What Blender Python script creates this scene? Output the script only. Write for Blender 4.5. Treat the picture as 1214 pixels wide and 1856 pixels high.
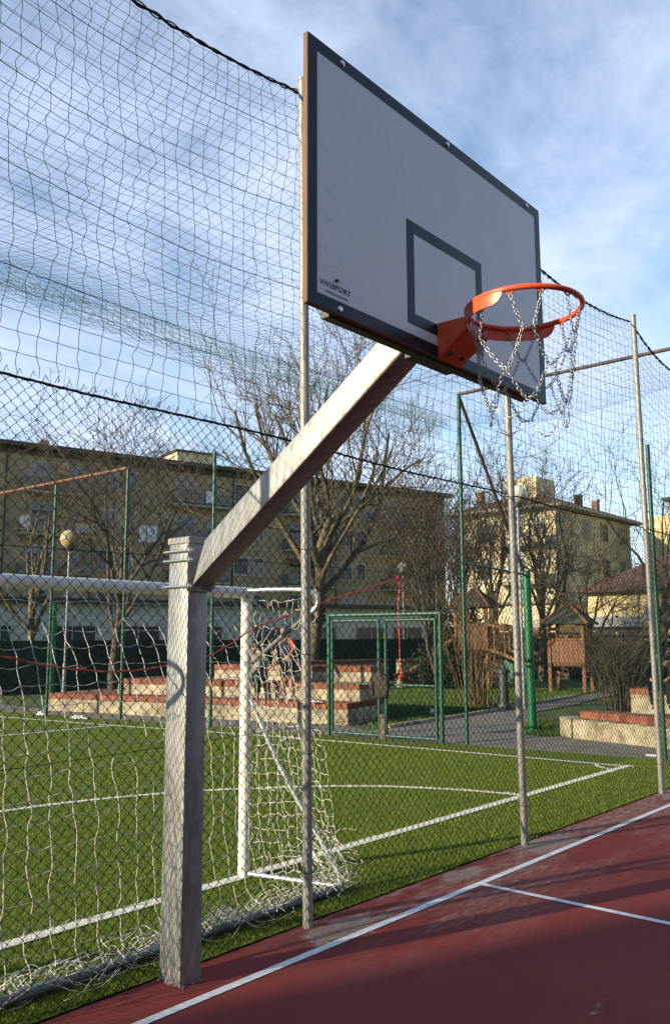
import bpy, bmesh, math, random
import numpy as np
from mathutils import Vector, Matrix

for o in list(bpy.data.objects):
    bpy.data.objects.remove(o, do_unlink=True)
SC = bpy.context.scene
COL = SC.collection
rng = np.random.default_rng(7)
random.seed(11)
R = math.radians

# ------------------------------------------------------------------ camera
cam_d = bpy.data.cameras.new('camera')
cam = bpy.data.objects.new('camera', cam_d)
COL.objects.link(cam)
PITCH, ROLL, YAW = 0.145625, -0.003378, 0.860677
_f = Vector((math.sin(YAW)*math.cos(PITCH), math.cos(YAW)*math.cos(PITCH), math.sin(PITCH)))
_r = Vector((math.cos(YAW), -math.sin(YAW), 0))
_u = _r.cross(_f)
_c, _s = math.cos(ROLL), math.sin(ROLL)
_r, _u = _c*_r + _s*_u, -_s*_r + _c*_u
CAM = Vector((-3.0296, -1.9557, 1.7216))
cam.matrix_world = Matrix(((_r.x, _u.x, -_f.x, CAM.x), (_r.y, _u.y, -_f.y, CAM.y), (_r.z, _u.z, -_f.z, CAM.z), (0, 0, 0, 1)))
cam_d.sensor_fit = 'VERTICAL'
cam_d.sensor_height = 24
cam_d.lens = 24*1553.3/1856
cam_d.clip_start = 0.05
cam_d.clip_end = 2000
SC.camera = cam

# ------------------------------------------------------------------ sun, sky, exposure
SUN_EL, SUN_AZ = R(16.5), R(69.0)          # azimuth counted from +y towards -x
TOSUN = Vector((-math.sin(SUN_AZ)*math.cos(SUN_EL), math.cos(SUN_AZ)*math.cos(SUN_EL), math.sin(SUN_EL)))
sd = bpy.data.lights.new('sun', 'SUN')
sd.energy = 5.0
sd.angle = R(0.53)
sd.color = (1.0, 0.86, 0.62)
sun = bpy.data.objects.new('sun', sd)
sun.rotation_euler = TOSUN.to_track_quat('Z', 'Y').to_euler()
sun.location = (-20, 10, 20)
COL.objects.link(sun)

W = bpy.data.worlds.new('World')
SC.world = W
W.use_nodes = True
nt = W.node_tree
N, L = nt.nodes, nt.links
for n in list(N):
    N.remove(n)
out = N.new('ShaderNodeOutputWorld')
bg = N.new('ShaderNodeBackground')
bg.inputs['Strength'].default_value = 0.15
sky = N.new('ShaderNodeTexSky')
sky.sky_type = 'NISHITA'
sky.sun_disc = False
sky.sun_elevation = SUN_EL
sky.sun_rotation = -SUN_AZ
sky.air_density = 1.0
sky.dust_density = 0.0
sky.ozone_density = 1.6
tc = N.new('ShaderNodeTexCoord')
sep = N.new('ShaderNodeSeparateXYZ')
L.new(tc.outputs['Generated'], sep.inputs[0])
add = N.new('ShaderNodeMath'); add.operation = 'ADD'; add.inputs[1].default_value = 0.25
L.new(sep.outputs['Z'], add.inputs[0])
mx = N.new('ShaderNodeMath'); mx.operation = 'MAXIMUM'; mx.inputs[1].default_value = 0.05
L.new(add.outputs[0], mx.inputs[0])
dv = N.new('ShaderNodeVectorMath'); dv.operation = 'DIVIDE'
cmb = N.new('ShaderNodeCombineXYZ')
for k in range(3):
    L.new(mx.outputs[0], cmb.inputs[k])
L.new(tc.outputs['Generated'], dv.inputs[0]); L.new(cmb.outputs[0], dv.inputs[1])
mp = N.new('ShaderNodeMapping')
mp.inputs['Rotation'].default_value = (0, 0, R(25))
mp.inputs['Scale'].default_value = (1.0, 1.35, 0.6)
mp.inputs['Location'].default_value = (0.35, 0.2, 0)
L.new(dv.outputs[0], mp.inputs[0])
n1 = N.new('ShaderNodeTexNoise'); n1.inputs['Scale'].default_value = 1.9; n1.inputs['Detail'].default_value = 9
n1.inputs['Roughness'].default_value = 0.56; n1.inputs['Distortion'].default_value = 0.35
L.new(mp.outputs[0], n1.inputs['Vector'])
n2 = N.new('ShaderNodeTexNoise'); n2.inputs['Scale'].default_value = 6.5; n2.inputs['Detail'].default_value = 8
n2.inputs['Roughness'].default_value = 0.6; n2.inputs['Distortion'].default_value = 0.6
L.new(mp.outputs[0], n2.inputs['Vector'])
mixn = N.new('ShaderNodeMath'); mixn.operation = 'MULTIPLY_ADD'; mixn.inputs[1].default_value = 0.35
L.new(n2.outputs['Fac'], mixn.inputs[0]); L.new(n1.outputs['Fac'], mixn.inputs[2])
cr = N.new('ShaderNodeValToRGB')
cr.color_ramp.elements[0].position = 0.515; cr.color_ramp.elements[0].color = (0.08, 0.08, 0.08, 1)
cr.color_ramp.elements[1].position = 0.84; cr.color_ramp.elements[1].color = (0.72, 0.72, 0.72, 1)
L.new(mixn.outputs[0], cr.inputs[0])
mixc = N.new('ShaderNodeMix'); mixc.data_type = 'RGBA'
# clouds kept to the far side; thinned overhead and behind to lower ambient light
dt = N.new('ShaderNodeVectorMath'); dt.operation = 'DOT_PRODUCT'; dt.inputs[1].default_value = (0.78, 0.62, 0.05)
nrmz = N.new('ShaderNodeVectorMath'); nrmz.operation = 'NORMALIZE'
L.new(tc.outputs['Generated'], nrmz.inputs[0]); L.new(nrmz.outputs[0], dt.inputs[0])
mrs = N.new('ShaderNodeMapRange'); mrs.interpolation_type = 'SMOOTHSTEP'
mrs.inputs['From Min'].default_value = 0.1; mrs.inputs['From Max'].default_value = 0.62; mrs.inputs['To Min'].default_value = 0.12; mrs.inputs['To Max'].default_value = 1.0
L.new(dt.outputs['Value'], mrs.inputs['Value'])
cm = N.new('ShaderNodeMath'); cm.operation = 'MULTIPLY'
L.new(cr.outputs[0], cm.inputs[0]); L.new(mrs.outputs[0], cm.inputs[1])
L.new(cm.outputs[0], mixc.inputs['Factor'])
L.new(sky.outputs[0], mixc.inputs['A'])
mixc.inputs['B'].default_value = (3.95, 4.45, 5.6, 1)
L.new(mixc.outputs['Result'], bg.inputs['Color'])
L.new(bg.outputs[0], out.inputs['Surface'])

SC.view_settings.view_transform = 'Standard'
SC.view_settings.look = 'None'
SC.view_settings.exposure = 0.68
SC.view_settings.gamma = 1
SC.render.engine = 'CYCLES'
SC.cycles.max_bounces = 6
SC.cycles.transparent_max_bounces = 8

# ------------------------------------------------------------------ helpers
def tag(o, label=None, cat=None, group=None, kind=None):
    if label: o['label'] = label
    if cat: o['category'] = cat
    if group: o['group'] = group
    if kind: o['kind'] = kind
    return o

def empty(name, loc, label, cat, group=None, rz=0.0):
    o = bpy.data.objects.new(name, None)
    o.empty_display_size = 0.2
    COL.objects.link(o)
    o.location = loc
    o.rotation_euler = (0, 0, rz)
    return tag(o, label, cat, group)

def link(name, me, m, parent=None):
    o = bpy.data.objects.new(name, me)
    if m is not None:
        me.materials.clear()
        for x in (m if isinstance(m, (list, tuple)) else [m]):
            me.materials.append(x)
    COL.objects.link(o)
    if parent is not None:
        o.parent = parent
    return o

def quads_mesh(name, V, F, smooth=False):
    """V (n,3), F (m,k) numpy with constant k"""
    me = bpy.data.meshes.new(name)
    V = np.asarray(V, np.float32); F = np.asarray(F, np.int32)
    k = F.shape[1]
    me.vertices.add(len(V)); me.vertices.foreach_set('co', V.ravel())
    me.loops.add(F.size); me.loops.foreach_set('vertex_index', F.ravel())
    me.polygons.add(len(F))
    me.polygons.foreach_set('loop_start', np.arange(len(F), dtype=np.int32)*k)
    if smooth:
        me.polygons.foreach_set('use_smooth', np.ones(len(F), bool))
    me.update(calc_edges=True)
    return me

class Tubes:
    def __init__(self):
        self.g = {}
    def add(self, pts, r, k=3):
        p = np.asarray(pts, float)
        rr = np.full(len(p), r, float) if np.isscalar(r) else np.asarray(r, float)
        self.g.setdefault((len(p), k), []).append((p, rr))
        return self
    def mesh(self, name, smooth=True):
        Vs, Fs, off = [], [], 0
        for (n, k), lst in self.g.items():
            P = np.array([a for a, _ in lst]); Rr = np.array([b for _, b in lst])
            m = len(P)
            T = np.empty_like(P)
            T[:, 1:-1] = P[:, 2:] - P[:, :-2]
            T[:, 0] = P[:, 1] - P[:, 0]; T[:, -1] = P[:, -1] - P[:, -2]
            T /= np.linalg.norm(T, axis=2, keepdims=True) + 1e-12
            ax = np.abs(T).mean(1).argmin(1)
            ref = np.eye(3)[ax][:, None, :].repeat(n, 1)
            A = np.cross(T, ref); A /= np.linalg.norm(A, axis=2, keepdims=True) + 1e-12
            B = np.cross(T, A)
            th = np.arange(k)*2*np.pi/k
            ring = P[:, :, None, :] + Rr[:, :, None, None]*(np.cos(th)[None, None, :, None]*A[:, :, None, :] + np.sin(th)[None, None, :, None]*B[:, :, None, :])
            Vs.append(ring.reshape(-1, 3))
            base = off + (np.arange(m)*n*k)[:, None, None] + (np.arange(n-1)*k)[None, :, None] + np.arange(k)[None, None, :]
            nx = off + (np.arange(m)*n*k)[:, None, None] + (np.arange(n-1)*k)[None, :, None] + ((np.arange(k)+1) % k)[None, None, :]
            Fs.append(np.stack([base, nx, nx+k, base+k], -1).reshape(-1, 4))
            off += m*n*k
        if not Vs:
            return bpy.data.meshes.new(name)
        return quads_mesh(name, np.concatenate(Vs), np.concatenate(Fs), smooth)
    def build(self, name, m, parent=None, smooth=True):
        return link(name, self.mesh(name, smooth), m, parent)

class MB:
    """boxes, prisms, rods collected into one mesh"""
    def __init__(self):
        self.bm = bmesh.new()
    def box(self, c, s, rz=0.0, rot=None):
        M = Matrix.Translation(c) @ (rot if rot is not None else Matrix.Rotation(rz, 4, 'Z')) @ Matrix.Diagonal((*s, 1))
        bmesh.ops.create_cube(self.bm, size=1, matrix=M)
        return self
    def bb(self, x0, x1, y0, y1, z0, z1):
        return self.box(((x0+x1)/2, (y0+y1)/2, (z0+z1)/2), (x1-x0, y1-y0, z1-z0))
    def rod(self, a, b, r, k=14, r2=None):
        a, b = Vector(a), Vector(b)
        d = b-a
        M = Matrix.Translation((a+b)/2) @ d.to_track_quat('Z', 'Y').to_matrix().to_4x4()
        bmesh.ops.create_cone(self.bm, cap_ends=True, segments=k, radius1=r, radius2=r if r2 is None else r2, depth=d.length, matrix=M)
        return self
    def sphere(self, c, r, k=20, s=(1, 1, 1)):
        bmesh.ops.create_uvsphere(self.bm, u_segments=k, v_segments=k//2, radius=r, matrix=Matrix.Translation(c) @ Matrix.Diagonal((*s, 1)))
        return self
    def prism(self, poly, z0, z1):
        b = [self.bm.verts.new((x, y, z0)) for x, y in poly]
        t = [self.bm.verts.new((x, y, z1)) for x, y in poly]
        n = len(poly)
        self.bm.faces.new(t); self.bm.faces.new(b[::-1])
        for i in range(n):
            self.bm.faces.new((b[i], b[(i+1) % n], t[(i+1) % n], t[i]))
        return self
    def hull(self, bottom, top):
        b = [self.bm.verts.new(p) for p in bottom]; t = [self.bm.verts.new(p) for p in top]
        n = len(bottom)
        self.bm.faces.new(t); self.bm.faces.new(b[::-1])
        for i in range(n):
            self.bm.faces.new((b[i], b[(i+1) % n], t[(i+1) % n], t[i]))
        return self
    def face(self, pts):
        self.bm.faces.new([self.bm.verts.new(p) for p in pts]); return self
    def mesh(self, name, bevel=0.0, seg=2, smooth=False):
        bmesh.ops.recalc_face_normals(self.bm, faces=self.bm.faces)
        if bevel:
            es = [e for e in self.bm.edges if len(e.link_faces) == 2 and e.calc_face_angle(0) > 0.9]
            bmesh.ops.bevel(self.bm, geom=es, offset=bevel, segments=seg, affect='EDGES', profile=0.5)
        me = bpy.data.meshes.new(name)
        self.bm.to_mesh(me); self.bm.free()
        if smooth:
            for p in me.polygons: p.use_smooth = True
            try: me.set_sharp_from_angle(angle=R(40))
            except Exception: pass
        return me
    def build(self, name, m, parent=None, bevel=0.0, smooth=False, seg=2):
        return link(name, self.mesh(name, bevel, seg, smooth), m, parent)

def copy_tree(o, parent=None):
    c = o.copy(); COL.objects.link(c); c.parent = parent
    for ch in list(o.children):
        copy_tree(ch, c)
    return c

def catmull(P, n=8):
    P = np.asarray(P, float)
    Q = np.vstack([2*P[0]-P[1], P, 2*P[-1]-P[-2]])
    o = []
    for i in range(1, len(Q)-2):
        for t in np.linspace(0, 1, n, endpoint=False):
            a, b, c, d = Q[i-1], Q[i], Q[i+1], Q[i+2]
            o.append(.5*((2*b)+(-a+c)*t+(2*a-5*b+4*c-d)*t*t+(-a+3*b-3*c+d)*t**3))
    o.append(P[-1])
    return np.array(o)

# ------------------------------------------------------------------ materials
def mat(name, col, rough=0.7, metal=0.0, var=0.0, vscale=5.0, bump=0.0, bscale=60.0, spec=0.5, col2=None, detail=6, coat=0.0, stretch=None, ramp=(0.35, 0.65)):
    m = bpy.data.materials.new(name); m.use_nodes = True
    n, l = m.node_tree.nodes, m.node_tree.links
    p = n['Principled BSDF']
    p.inputs['Roughness'].default_value = rough
    p.inputs['Metallic'].default_value = metal
    p.inputs['Specular IOR Level'].default_value = spec
    p.inputs['Base Color'].default_value = (*col, 1)
    if coat: p.inputs['Coat Weight'].default_value = coat; p.inputs['Coat Roughness'].default_value = 0.12
    if var or bump or col2:
        t = n.new('ShaderNodeTexCoord')
        src = t.outputs['Object']
        if stretch:
            mpn = n.new('ShaderNodeMapping'); mpn.inputs['Scale'].default_value = stretch
            l.new(src, mpn.inputs[0]); src = mpn.outputs[0]
    if var or col2:
        tx = n.new('ShaderNodeTexNoise'); tx.inputs['Scale'].default_value = vscale; tx.inputs['Detail'].default_value = detail
        tx.inputs['Roughness'].default_value = 0.62
        l.new(src, tx.inputs['Vector'])
        r = n.new('ShaderNodeValToRGB')
        r.color_ramp.elements[0].position, r.color_ramp.elements[1].position = ramp
        a = [max(0, c*(1-var)) for c in col]; b = [min(1, c*(1+var)) for c in (col2 or col)]
        r.color_ramp.elements[0].color = (*a, 1); r.color_ramp.elements[1].color = (*b, 1)
        l.new(tx.outputs['Fac'], r.inputs[0]); l.new(r.outputs[0], p.inputs['Base Color'])
    if bump:
        tb = n.new('ShaderNodeTexNoise'); tb.inputs['Scale'].default_value = bscale; tb.inputs['Detail'].default_value = 5
        l.new(src, tb.inputs['Vector'])
        bn = n.new('ShaderNodeBump'); bn.inputs['Strength'].default_value = bump; bn.inputs['Distance'].default_value = 0.02
        l.new(tb.outputs['Fac'], bn.inputs['Height']); l.new(bn.outputs[0], p.inputs['Normal'])
    return m

def nodes(m): return m.node_tree.nodes, m.node_tree.links

M = {}
M['galv'] = mat('galvanised', (0.255, 0.253, 0.247), 0.52, 0.42, 0.12, 34, 0.03, 60, col2=(0.32, 0.317, 0.31), stretch=(1, 1, .28))
M['pole'] = mat('pole_galvanised', (0.30, 0.29, 0.265), 0.55, 0.3, 0.12, 22, 0.04, 60, stretch=(1, 1, .15))
M['zinc'] = mat('zinc_bolt', (0.62, 0.62, 0.60), 0.3, 0.9, 0.1, 30)
M['chain'] = mat('chain_steel', (0.36, 0.37, 0.38), 0.34, 0.9, 0.15, 40)
M['wire_green'] = mat('green_plastic_wire', (0.006, 0.016, 0.012), 0.75, 0, 0.2, 8, spec=0.12)
M['cord_dark'] = mat('dark_net_cord', (0.008, 0.018, 0.018), 0.9, spec=0.1)
M['cord_green'] = mat('green_net_cord', (0.10, 0.21, 0.17), 0.8, spec=0.2)
M['rope_black'] = mat('black_rope', (0.010, 0.013, 0.014), 0.8, 0, 0.3, 40)
M['cord_white'] = mat('white_net_cord', (0.72, 0.70, 0.64), 0.8, 0, 0.1, 10)
M['post_green'] = mat('green_painted_post', (0.009, 0.068, 0.038), 0.45, 0, 0.3, 10, stretch=(1, 1, .3))
M['post_bright'] = mat('bright_green_post', (0.008, 0.125, 0.046), 0.4, 0, 0.3, 10, stretch=(1, 1, .3))
M['rust'] = mat('rusty_pipe', (0.11, 0.05, 0.028), 0.85, 0.1, 0.4, 9, col2=(0.20, 0.09, 0.045))
M['rust_dark'] = mat('dark_rusty_pipe', (0.09, 0.065, 0.05), 0.7, 0.2, 0.4, 9)
M['goal_white'] = mat('goal_white_paint', (0.80, 0.78, 0.70), 0.35, 0, 0.06, 6, col2=(0.82, 0.80, 0.74))
M['goal_steel'] = mat('goal_steel_pipe', (0.55, 0.57, 0.58), 0.35, 0.6, 0.15, 12)
M['goal_grey'] = mat('goal_grey_pipe', (0.16, 0.19, 0.21), 0.45, 0.3, 0.2, 12)
M['goal_olive'] = mat('goal_dull_pipe', (0.13, 0.135, 0.11), 0.6, 0.1, 0.2, 12)
M['board_white'] = mat('board_white', (0.72, 0.73, 0.725), 0.36, 0, 0.03, 3.0, 0.004, 220, col2=(0.735, 0.745, 0.745))
M['board_navy'] = mat('board_navy', (0.012, 0.019, 0.034), 0.34, 0, 0.12, 6, spec=0.22)
M['ply_edge'] = mat('plywood_edge', (0.17, 0.10, 0.058), 0.8, 0, 0.3, 60, stretch=(1, 6, .2))
M['frame_dark'] = mat('dark_steel_frame', (0.045, 0.045, 0.045), 0.55, 0.3, 0.2, 12)
M['orange'] = mat('orange_rim_paint', (0.72, 0.10, 0.032), 0.38, 0, 0.12, 14, 0.02, 80)
M['print_black'] = mat('printed_ink', (0.03, 0.03, 0.035), 0.5)
M['red_tape'] = mat('red_tape', (0.62, 0.02, 0.025), 0.5, 0, 0.3, 30, col2=(0.75, 0.10, 0.08))
M['concrete'] = mat('concrete', (0.27, 0.225, 0.15), 0.9, 0, 0.34, 3.5, 0.3, 30, col2=(0.40, 0.34, 0.23))
M['asphalt'] = mat('path_asphalt', (0.19, 0.165, 0.135), 0.95, 0, 0.25, 3, 0.3, 90)
M['lawn'] = mat('lawn', (0.045, 0.085, 0.014), 0.95, 0, 0.45, 1.4, 0.8, 60, col2=(0.065, 0.105, 0.02))
M['ochre'] = mat('ochre_render', (0.29, 0.225, 0.14), 0.92, 0, 0.22, 0.9, 0.05, 30, stretch=(1, 1, .22), detail=9)
M['ochre_pale'] = mat('pale_ochre_render', (0.45, 0.36, 0.21), 0.92, 0, 0.1, 0.8)
M['cream'] = mat('cream_render', (0.62, 0.53, 0.35), 0.92, 0, 0.1, 0.7)
M['yellow'] = mat('yellow_render', (0.62, 0.50, 0.27), 0.92, 0, 0.1, 0.7)
M['grey_wall'] = mat('grey_render', (0.48, 0.47, 0.42), 0.92, 0, 0.12, 0.8)
M['eave'] = mat('dark_eave', (0.06, 0.05, 0.045), 0.85, 0, 0.2, 3)
M['tile'] = mat('roof_tile', (0.15, 0.080, 0.058), 0.9, 0, 0.35, 6, 0.5, 14)
M['glass'] = mat('window_glass', (0.05, 0.065, 0.085), 0.12, 0, 0.3, 0.5)
M['shutter'] = mat('grey_shutter', (0.23, 0.24, 0.26), 0.6, 0, 0.2, 2)
M['shutter_dark'] = mat('dark_shutter', (0.06, 0.065, 0.075), 0.6, 0, 0.2, 2)
M['win_frame'] = mat('window_frame', (0.38, 0.37, 0.34), 0.6)
M['railing'] = mat('balcony_panel', (0.14, 0.13, 0.115), 0.6, 0, 0.15, 4)
M['slab'] = mat('balcony_slab', (0.30, 0.27, 0.21), 0.85, 0, 0.15, 3)
M['laundry'] = mat('laundry_cloth', (0.62, 0.64, 0.70), 0.9, 0, 0.1, 2)
M['awning_blue'] = mat('blue_awning', (0.05, 0.09, 0.17), 0.8, 0, 0.2, 3)
M['screen'] = mat('green_screen', (0.012, 0.032, 0.024), 0.85, 0, 0.3, 1.2)
M['hedge'] = mat('hedge_leaf', (0.022, 0.035, 0.014), 0.8, 0, 0.4, 3)
M['leaf_dark'] = mat('dark_leaf', (0.018, 0.034, 0.014), 0.7, 0, 0.5, 2)
M['leaf_brown'] = mat('dead_leaf', (0.12, 0.062, 0.028), 0.85, 0, 0.4, 1.2, col2=(0.15, 0.085, 0.04))
M['bark'] = mat('bark', (0.095, 0.072, 0.048), 0.95, 0, 0.4, 4, 0.4, 30, col2=(0.145, 0.112, 0.07))
M['bark_grey'] = mat('grey_bark', (0.088, 0.068, 0.049), 0.95, 0, 0.4, 4, 0.4, 30)
M['twig_tan'] = mat('tan_stem', (0.17, 0.115, 0.06), 0.95, 0, 0.35, 4)
M['wood'] = mat('play_wood', (0.19, 0.088, 0.042), 0.75, 0, 0.3, 5, 0.1, 30, stretch=(6, 6, 1))
M['wood_roof'] = mat('play_roof', (0.05, 0.048, 0.036), 0.85, 0, 0.35, 5)
M['play_green'] = mat('play_panel_green', (0.02, 0.12, 0.075), 0.5)
M['iron'] = mat('cast_iron', (0.05, 0.065, 0.06), 0.5, 0.3, 0.3, 10)
M['lamp_pole'] = mat('lamp_pole_grey', (0.24, 0.25, 0.25), 0.5, 0.3, 0.15, 8)
M['white_litter'] = mat('white_plastic', (0.75, 0.75, 0.73), 0.5)
M['jacket'] = mat('jacket_cloth', (0.042, 0.033, 0.028), 0.95, 0, 0.25, 14, 0.4, 30)
M['navy_cloth'] = mat('navy_cloth', (0.02, 0.03, 0.075), 0.9, 0, 0.2, 10)
M['red_cloth'] = mat('red_cloth', (0.5, 0.02, 0.02), 0.85)
M['black_cloth'] = mat('black_cloth', (0.012, 0.012, 0.014), 0.9)
M['green_cloth'] = mat('dark_green_cloth', (0.012, 0.045, 0.04), 0.9, 0, 0.2, 10)
M['grey_cloth'] = mat('grey_cloth', (0.30, 0.31, 0.29), 0.9, 0, 0.2, 10)
M['skin'] = mat('skin_tone', (0.36, 0.19, 0.125), 0.55, 0, 0.08, 10)
M['hair'] = mat('dark_hair', (0.018, 0.012, 0.01), 0.6)
M['turf_line'] = mat('turf_line_white', (0.72, 0.72, 0.66), 0.9, 0, 0.12, 40, 0.8, 160)
M['court_line'] = mat('court_line_white', (0.68, 0.68, 0.68), 0.7, 0, 0.12, 25, 0.1, 120, col2=(0.74, 0.74, 0.74))

# scuffs and ball marks on the board face
n, l = nodes(M['board_white']); p = n['Principled BSDF']
src = p.inputs['Base Color'].links[0].from_socket
t = n.new('ShaderNodeTexCoord')
a1 = n.new('ShaderNodeTexNoise'); a1.inputs['Scale'].default_value = 3.1; a1.inputs['Detail'].default_value = 3
a2 = n.new('ShaderNodeTexNoise'); a2.inputs['Scale'].default_value = 26; a2.inputs['Detail'].default_value = 8; a2.inputs['Roughness'].default_value = .75
l.new(t.outputs['Object'], a1.inputs['Vector']); l.new(t.outputs['Object'], a2.inputs['Vector'])
q1 = n.new('ShaderNodeValToRGB'); q1.color_ramp.elements[0].position = .56; q1.color_ramp.elements[1].position = .70; l.new(a1.outputs['Fac'], q1.inputs[0])
q2 = n.new('ShaderNodeValToRGB'); q2.color_ramp.elements[0].position = .50; q2.color_ramp.elements[1].position = .68; l.new(a2.outputs['Fac'], q2.inputs[0])
q3 = n.new('ShaderNodeMath'); q3.operation = 'MULTIPLY'; l.new(q1.outputs[0], q3.inputs[0]); l.new(q2.outputs[0], q3.inputs[1])
q4 = n.new('ShaderNodeMath'); q4.operation = 'MULTIPLY'; q4.inputs[1].default_value = .38; l.new(q3.outputs[0], q4.inputs[0])
xx_ = n.new('ShaderNodeMix'); xx_.data_type = 'RGBA'; l.new(q4.outputs[0], xx_.inputs['Factor']); l.new(src, xx_.inputs['A']); xx_.inputs['B'].default_value = (.25, .22, .18, 1)
l.new(xx_.outputs['Result'], p.inputs['Base Color'])

# globe lamp (unlit milky plastic)
m = mat('globe_plastic', (0.38, 0.31, 0.17), 0.22, 0, 0.08, 3)
m.node_tree.nodes['Principled BSDF'].inputs['Subsurface Weight'].default_value = 0.2
M['globe'] = m
M['globe_white'] = mat('globe_white_plastic', (0.55, 0.53, 0.44), 0.25)

# brick course
m = mat('brick_course', (0.40, 0.13, 0.06), 0.9)
n, l = nodes(m)
t = n.new('ShaderNodeTexCoord')
nz = n.new('ShaderNodeTexNoise'); nz.inputs['Scale'].default_value = 7; nz.inputs['Detail'].default_value = 4
l.new(t.outputs['Object'], nz.inputs['Vector'])
r = n.new('ShaderNodeValToRGB')
r.color_ramp.elements[0].position = .35; r.color_ramp.elements[0].color = (.17, .06, .035, 1)
r.color_ramp.elements[1].position = .68; r.color_ramp.elements[1].color = (.34, .125, .065, 1)
l.new(nz.outputs['Fac'], r.inputs[0])
wv = n.new('ShaderNodeTexWave'); wv.wave_type = 'BANDS'; wv.bands_direction = 'X'; wv.inputs['Scale'].default_value = 2.6; wv.inputs['Distortion'].default_value = 0.25
l.new(t.outputs['Object'], wv.inputs['Vector'])
r2 = n.new('ShaderNodeValToRGB')
r2.color_ramp.elements[0].position = .06; r2.color_ramp.elements[0].color = (.5, .42, .34, 1)
r2.color_ramp.elements[1].position = .16; r2.color_ramp.elements[1].color = (1, 1, 1, 1)
l.new(wv.outputs['Fac'], r2.inputs[0])
mm = n.new('ShaderNodeMix'); mm.data_type = 'RGBA'; mm.blend_type = 'MULTIPLY'; mm.inputs['Factor'].default_value = 0.8
l.new(r.outputs[0], mm.inputs['A']); l.new(r2.outputs[0], mm.inputs['B'])
l.new(mm.outputs['Result'], n['Principled BSDF'].inputs['Base Color'])
M['brick'] = m

# red court with worn grey concrete showing along the turf edge
m = mat('court_red', (0.2, 0.04, 0.04), 0.9, 0, 0, 1, 0.12, 260, spec=0.18)
n, l = nodes(m)
p = n['Principled BSDF']
t = n.new('ShaderNodeTexCoord')
def noise(sc, det=6, rough=.6, scale3=None):
    x = n.new('ShaderNodeTexNoise'); x.inputs['Scale'].default_value = sc; x.inputs['Detail'].default_value = det; x.inputs['Roughness'].default_value = rough
    if scale3:
        mm_ = n.new('ShaderNodeMapping'); mm_.inputs['Scale'].default_value = scale3
        l.new(t.outputs['Object'], mm_.inputs[0]); l.new(mm_.outputs[0], x.inputs['Vector'])
    else:
        l.new(t.outputs['Object'], x.inputs['Vector'])
    return x.outputs['Fac']
def ramp(src, a, b, ca=(0, 0, 0, 1), cb=(1, 1, 1, 1)):
    x = n.new('ShaderNodeValToRGB'); x.color_ramp.elements[0].position = a; x.color_ramp.elements[1].position = b
    x.color_ramp.elements[0].color = ca; x.color_ramp.elements[1].color = cb
    l.new(src, x.inputs[0]); return x.outputs[0]
def mul(a, b):
    x = n.new('ShaderNodeMath'); x.operation = 'MULTIPLY'; l.new(a, x.inputs[0]); l.new(b, x.inputs[1]); return x.outputs[0]
def mixrgb(f, a, b):
    x = n.new('ShaderNodeMix'); x.data_type = 'RGBA'
    l.new(f, x.inputs['Factor'])
    if isinstance(a, tuple): x.inputs['A'].default_value = a
    else: l.new(a, x.inputs['A'])
    if isinstance(b, tuple): x.inputs['B'].default_value = b
    else: l.new(b, x.inputs['B'])
    return x.outputs['Result']
base = ramp(noise(1.1, 8, .65), .3, .7, (.200, .034, .028, 1), (.250, .050, .042, 1))
fine = ramp(noise(140, 3, .6), .3, .75, (.80, .80, .80, 1), (1.12, 1.12, 1.12, 1))
x = n.new('ShaderNodeMix'); x.data_type = 'RGBA'; x.blend_type = 'MULTIPLY'; x.inputs['Factor'].default_value = 1
l.new(base, x.inputs['A']); l.new(fine, x.inputs['B'])
col = x.outputs['Result']
# worn band along y ~ 1.1..1.8
sp = n.new('ShaderNodeSeparateXYZ'); l.new(t.outputs['Object'], sp.inputs[0])
mr = n.new('ShaderNodeMapRange'); mr.inputs['From Min'].default_value = 0.55; mr.inputs['From Max'].default_value = 1.7
l.new(sp.outputs['Y'], mr.inputs['Value'])
mr2 = n.new('ShaderNodeMapRange'); mr2.inputs['From Min'].default_value = 0.3; mr2.inputs['From Max'].default_value = 1.6
l.new(sp.outputs['X'], mr2.inputs['Value'])
wear = mul(mul(ramp(noise(1.3, 8, .7, (.45, 2.2, 1)), .44, .56), mr.outputs[0]), mr2.outputs[0])
wear = mul(wear, ramp(noise(13, 9, .78, (.6, 2.6, 1)), .43, .60))
col = mixrgb(wear, col, (.33, .27, .22, 1))
# worn grey patches round the pole feet
prev = None
for (px_, py_, rad_) in ((1.12, 1.56, .62), (3.85, 1.60, .75), (6.9, 1.62, .7), (2.6, 1.66, .42)):
    vm = n.new('ShaderNodeVectorMath'); vm.operation = 'SUBTRACT'; vm.inputs[1].default_value = (px_, py_, 0); l.new(t.outputs['Object'], vm.inputs[0])
    vs = n.new('ShaderNodeVectorMath'); vs.operation = 'MULTIPLY'; vs.inputs[1].default_value = (1, 2.6, 1); l.new(vm.outputs[0], vs.inputs[0])
    vl = n.new('ShaderNodeVectorMath'); vl.operation = 'LENGTH'; l.new(vs.outputs[0], vl.inputs[0])
    mrr = n.new('ShaderNodeMapRange'); mrr.inputs['From Min'].default_value = rad_; mrr.inputs['From Max'].default_value = 0.05; l.new(vl.outputs['Value'], mrr.inputs['Value'])
    if prev is None: prev = mrr.outputs[0]
    else:
        mxx = n.new('ShaderNodeMath'); mxx.operation = 'MAXIMUM'; l.new(prev, mxx.inputs[0]); l.new(mrr.outputs[0], mxx.inputs[1]); prev = mxx.outputs[0]
addn = n.new('ShaderNodeMath'); addn.operation = 'MULTIPLY_ADD'; addn.inputs[1].default_value = 1.5
l.new(noise(4.5, 9, .72, (1, 2.0, 1)), addn.inputs[0]); l.new(mul(prev, prev), addn.inputs[2])
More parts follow.
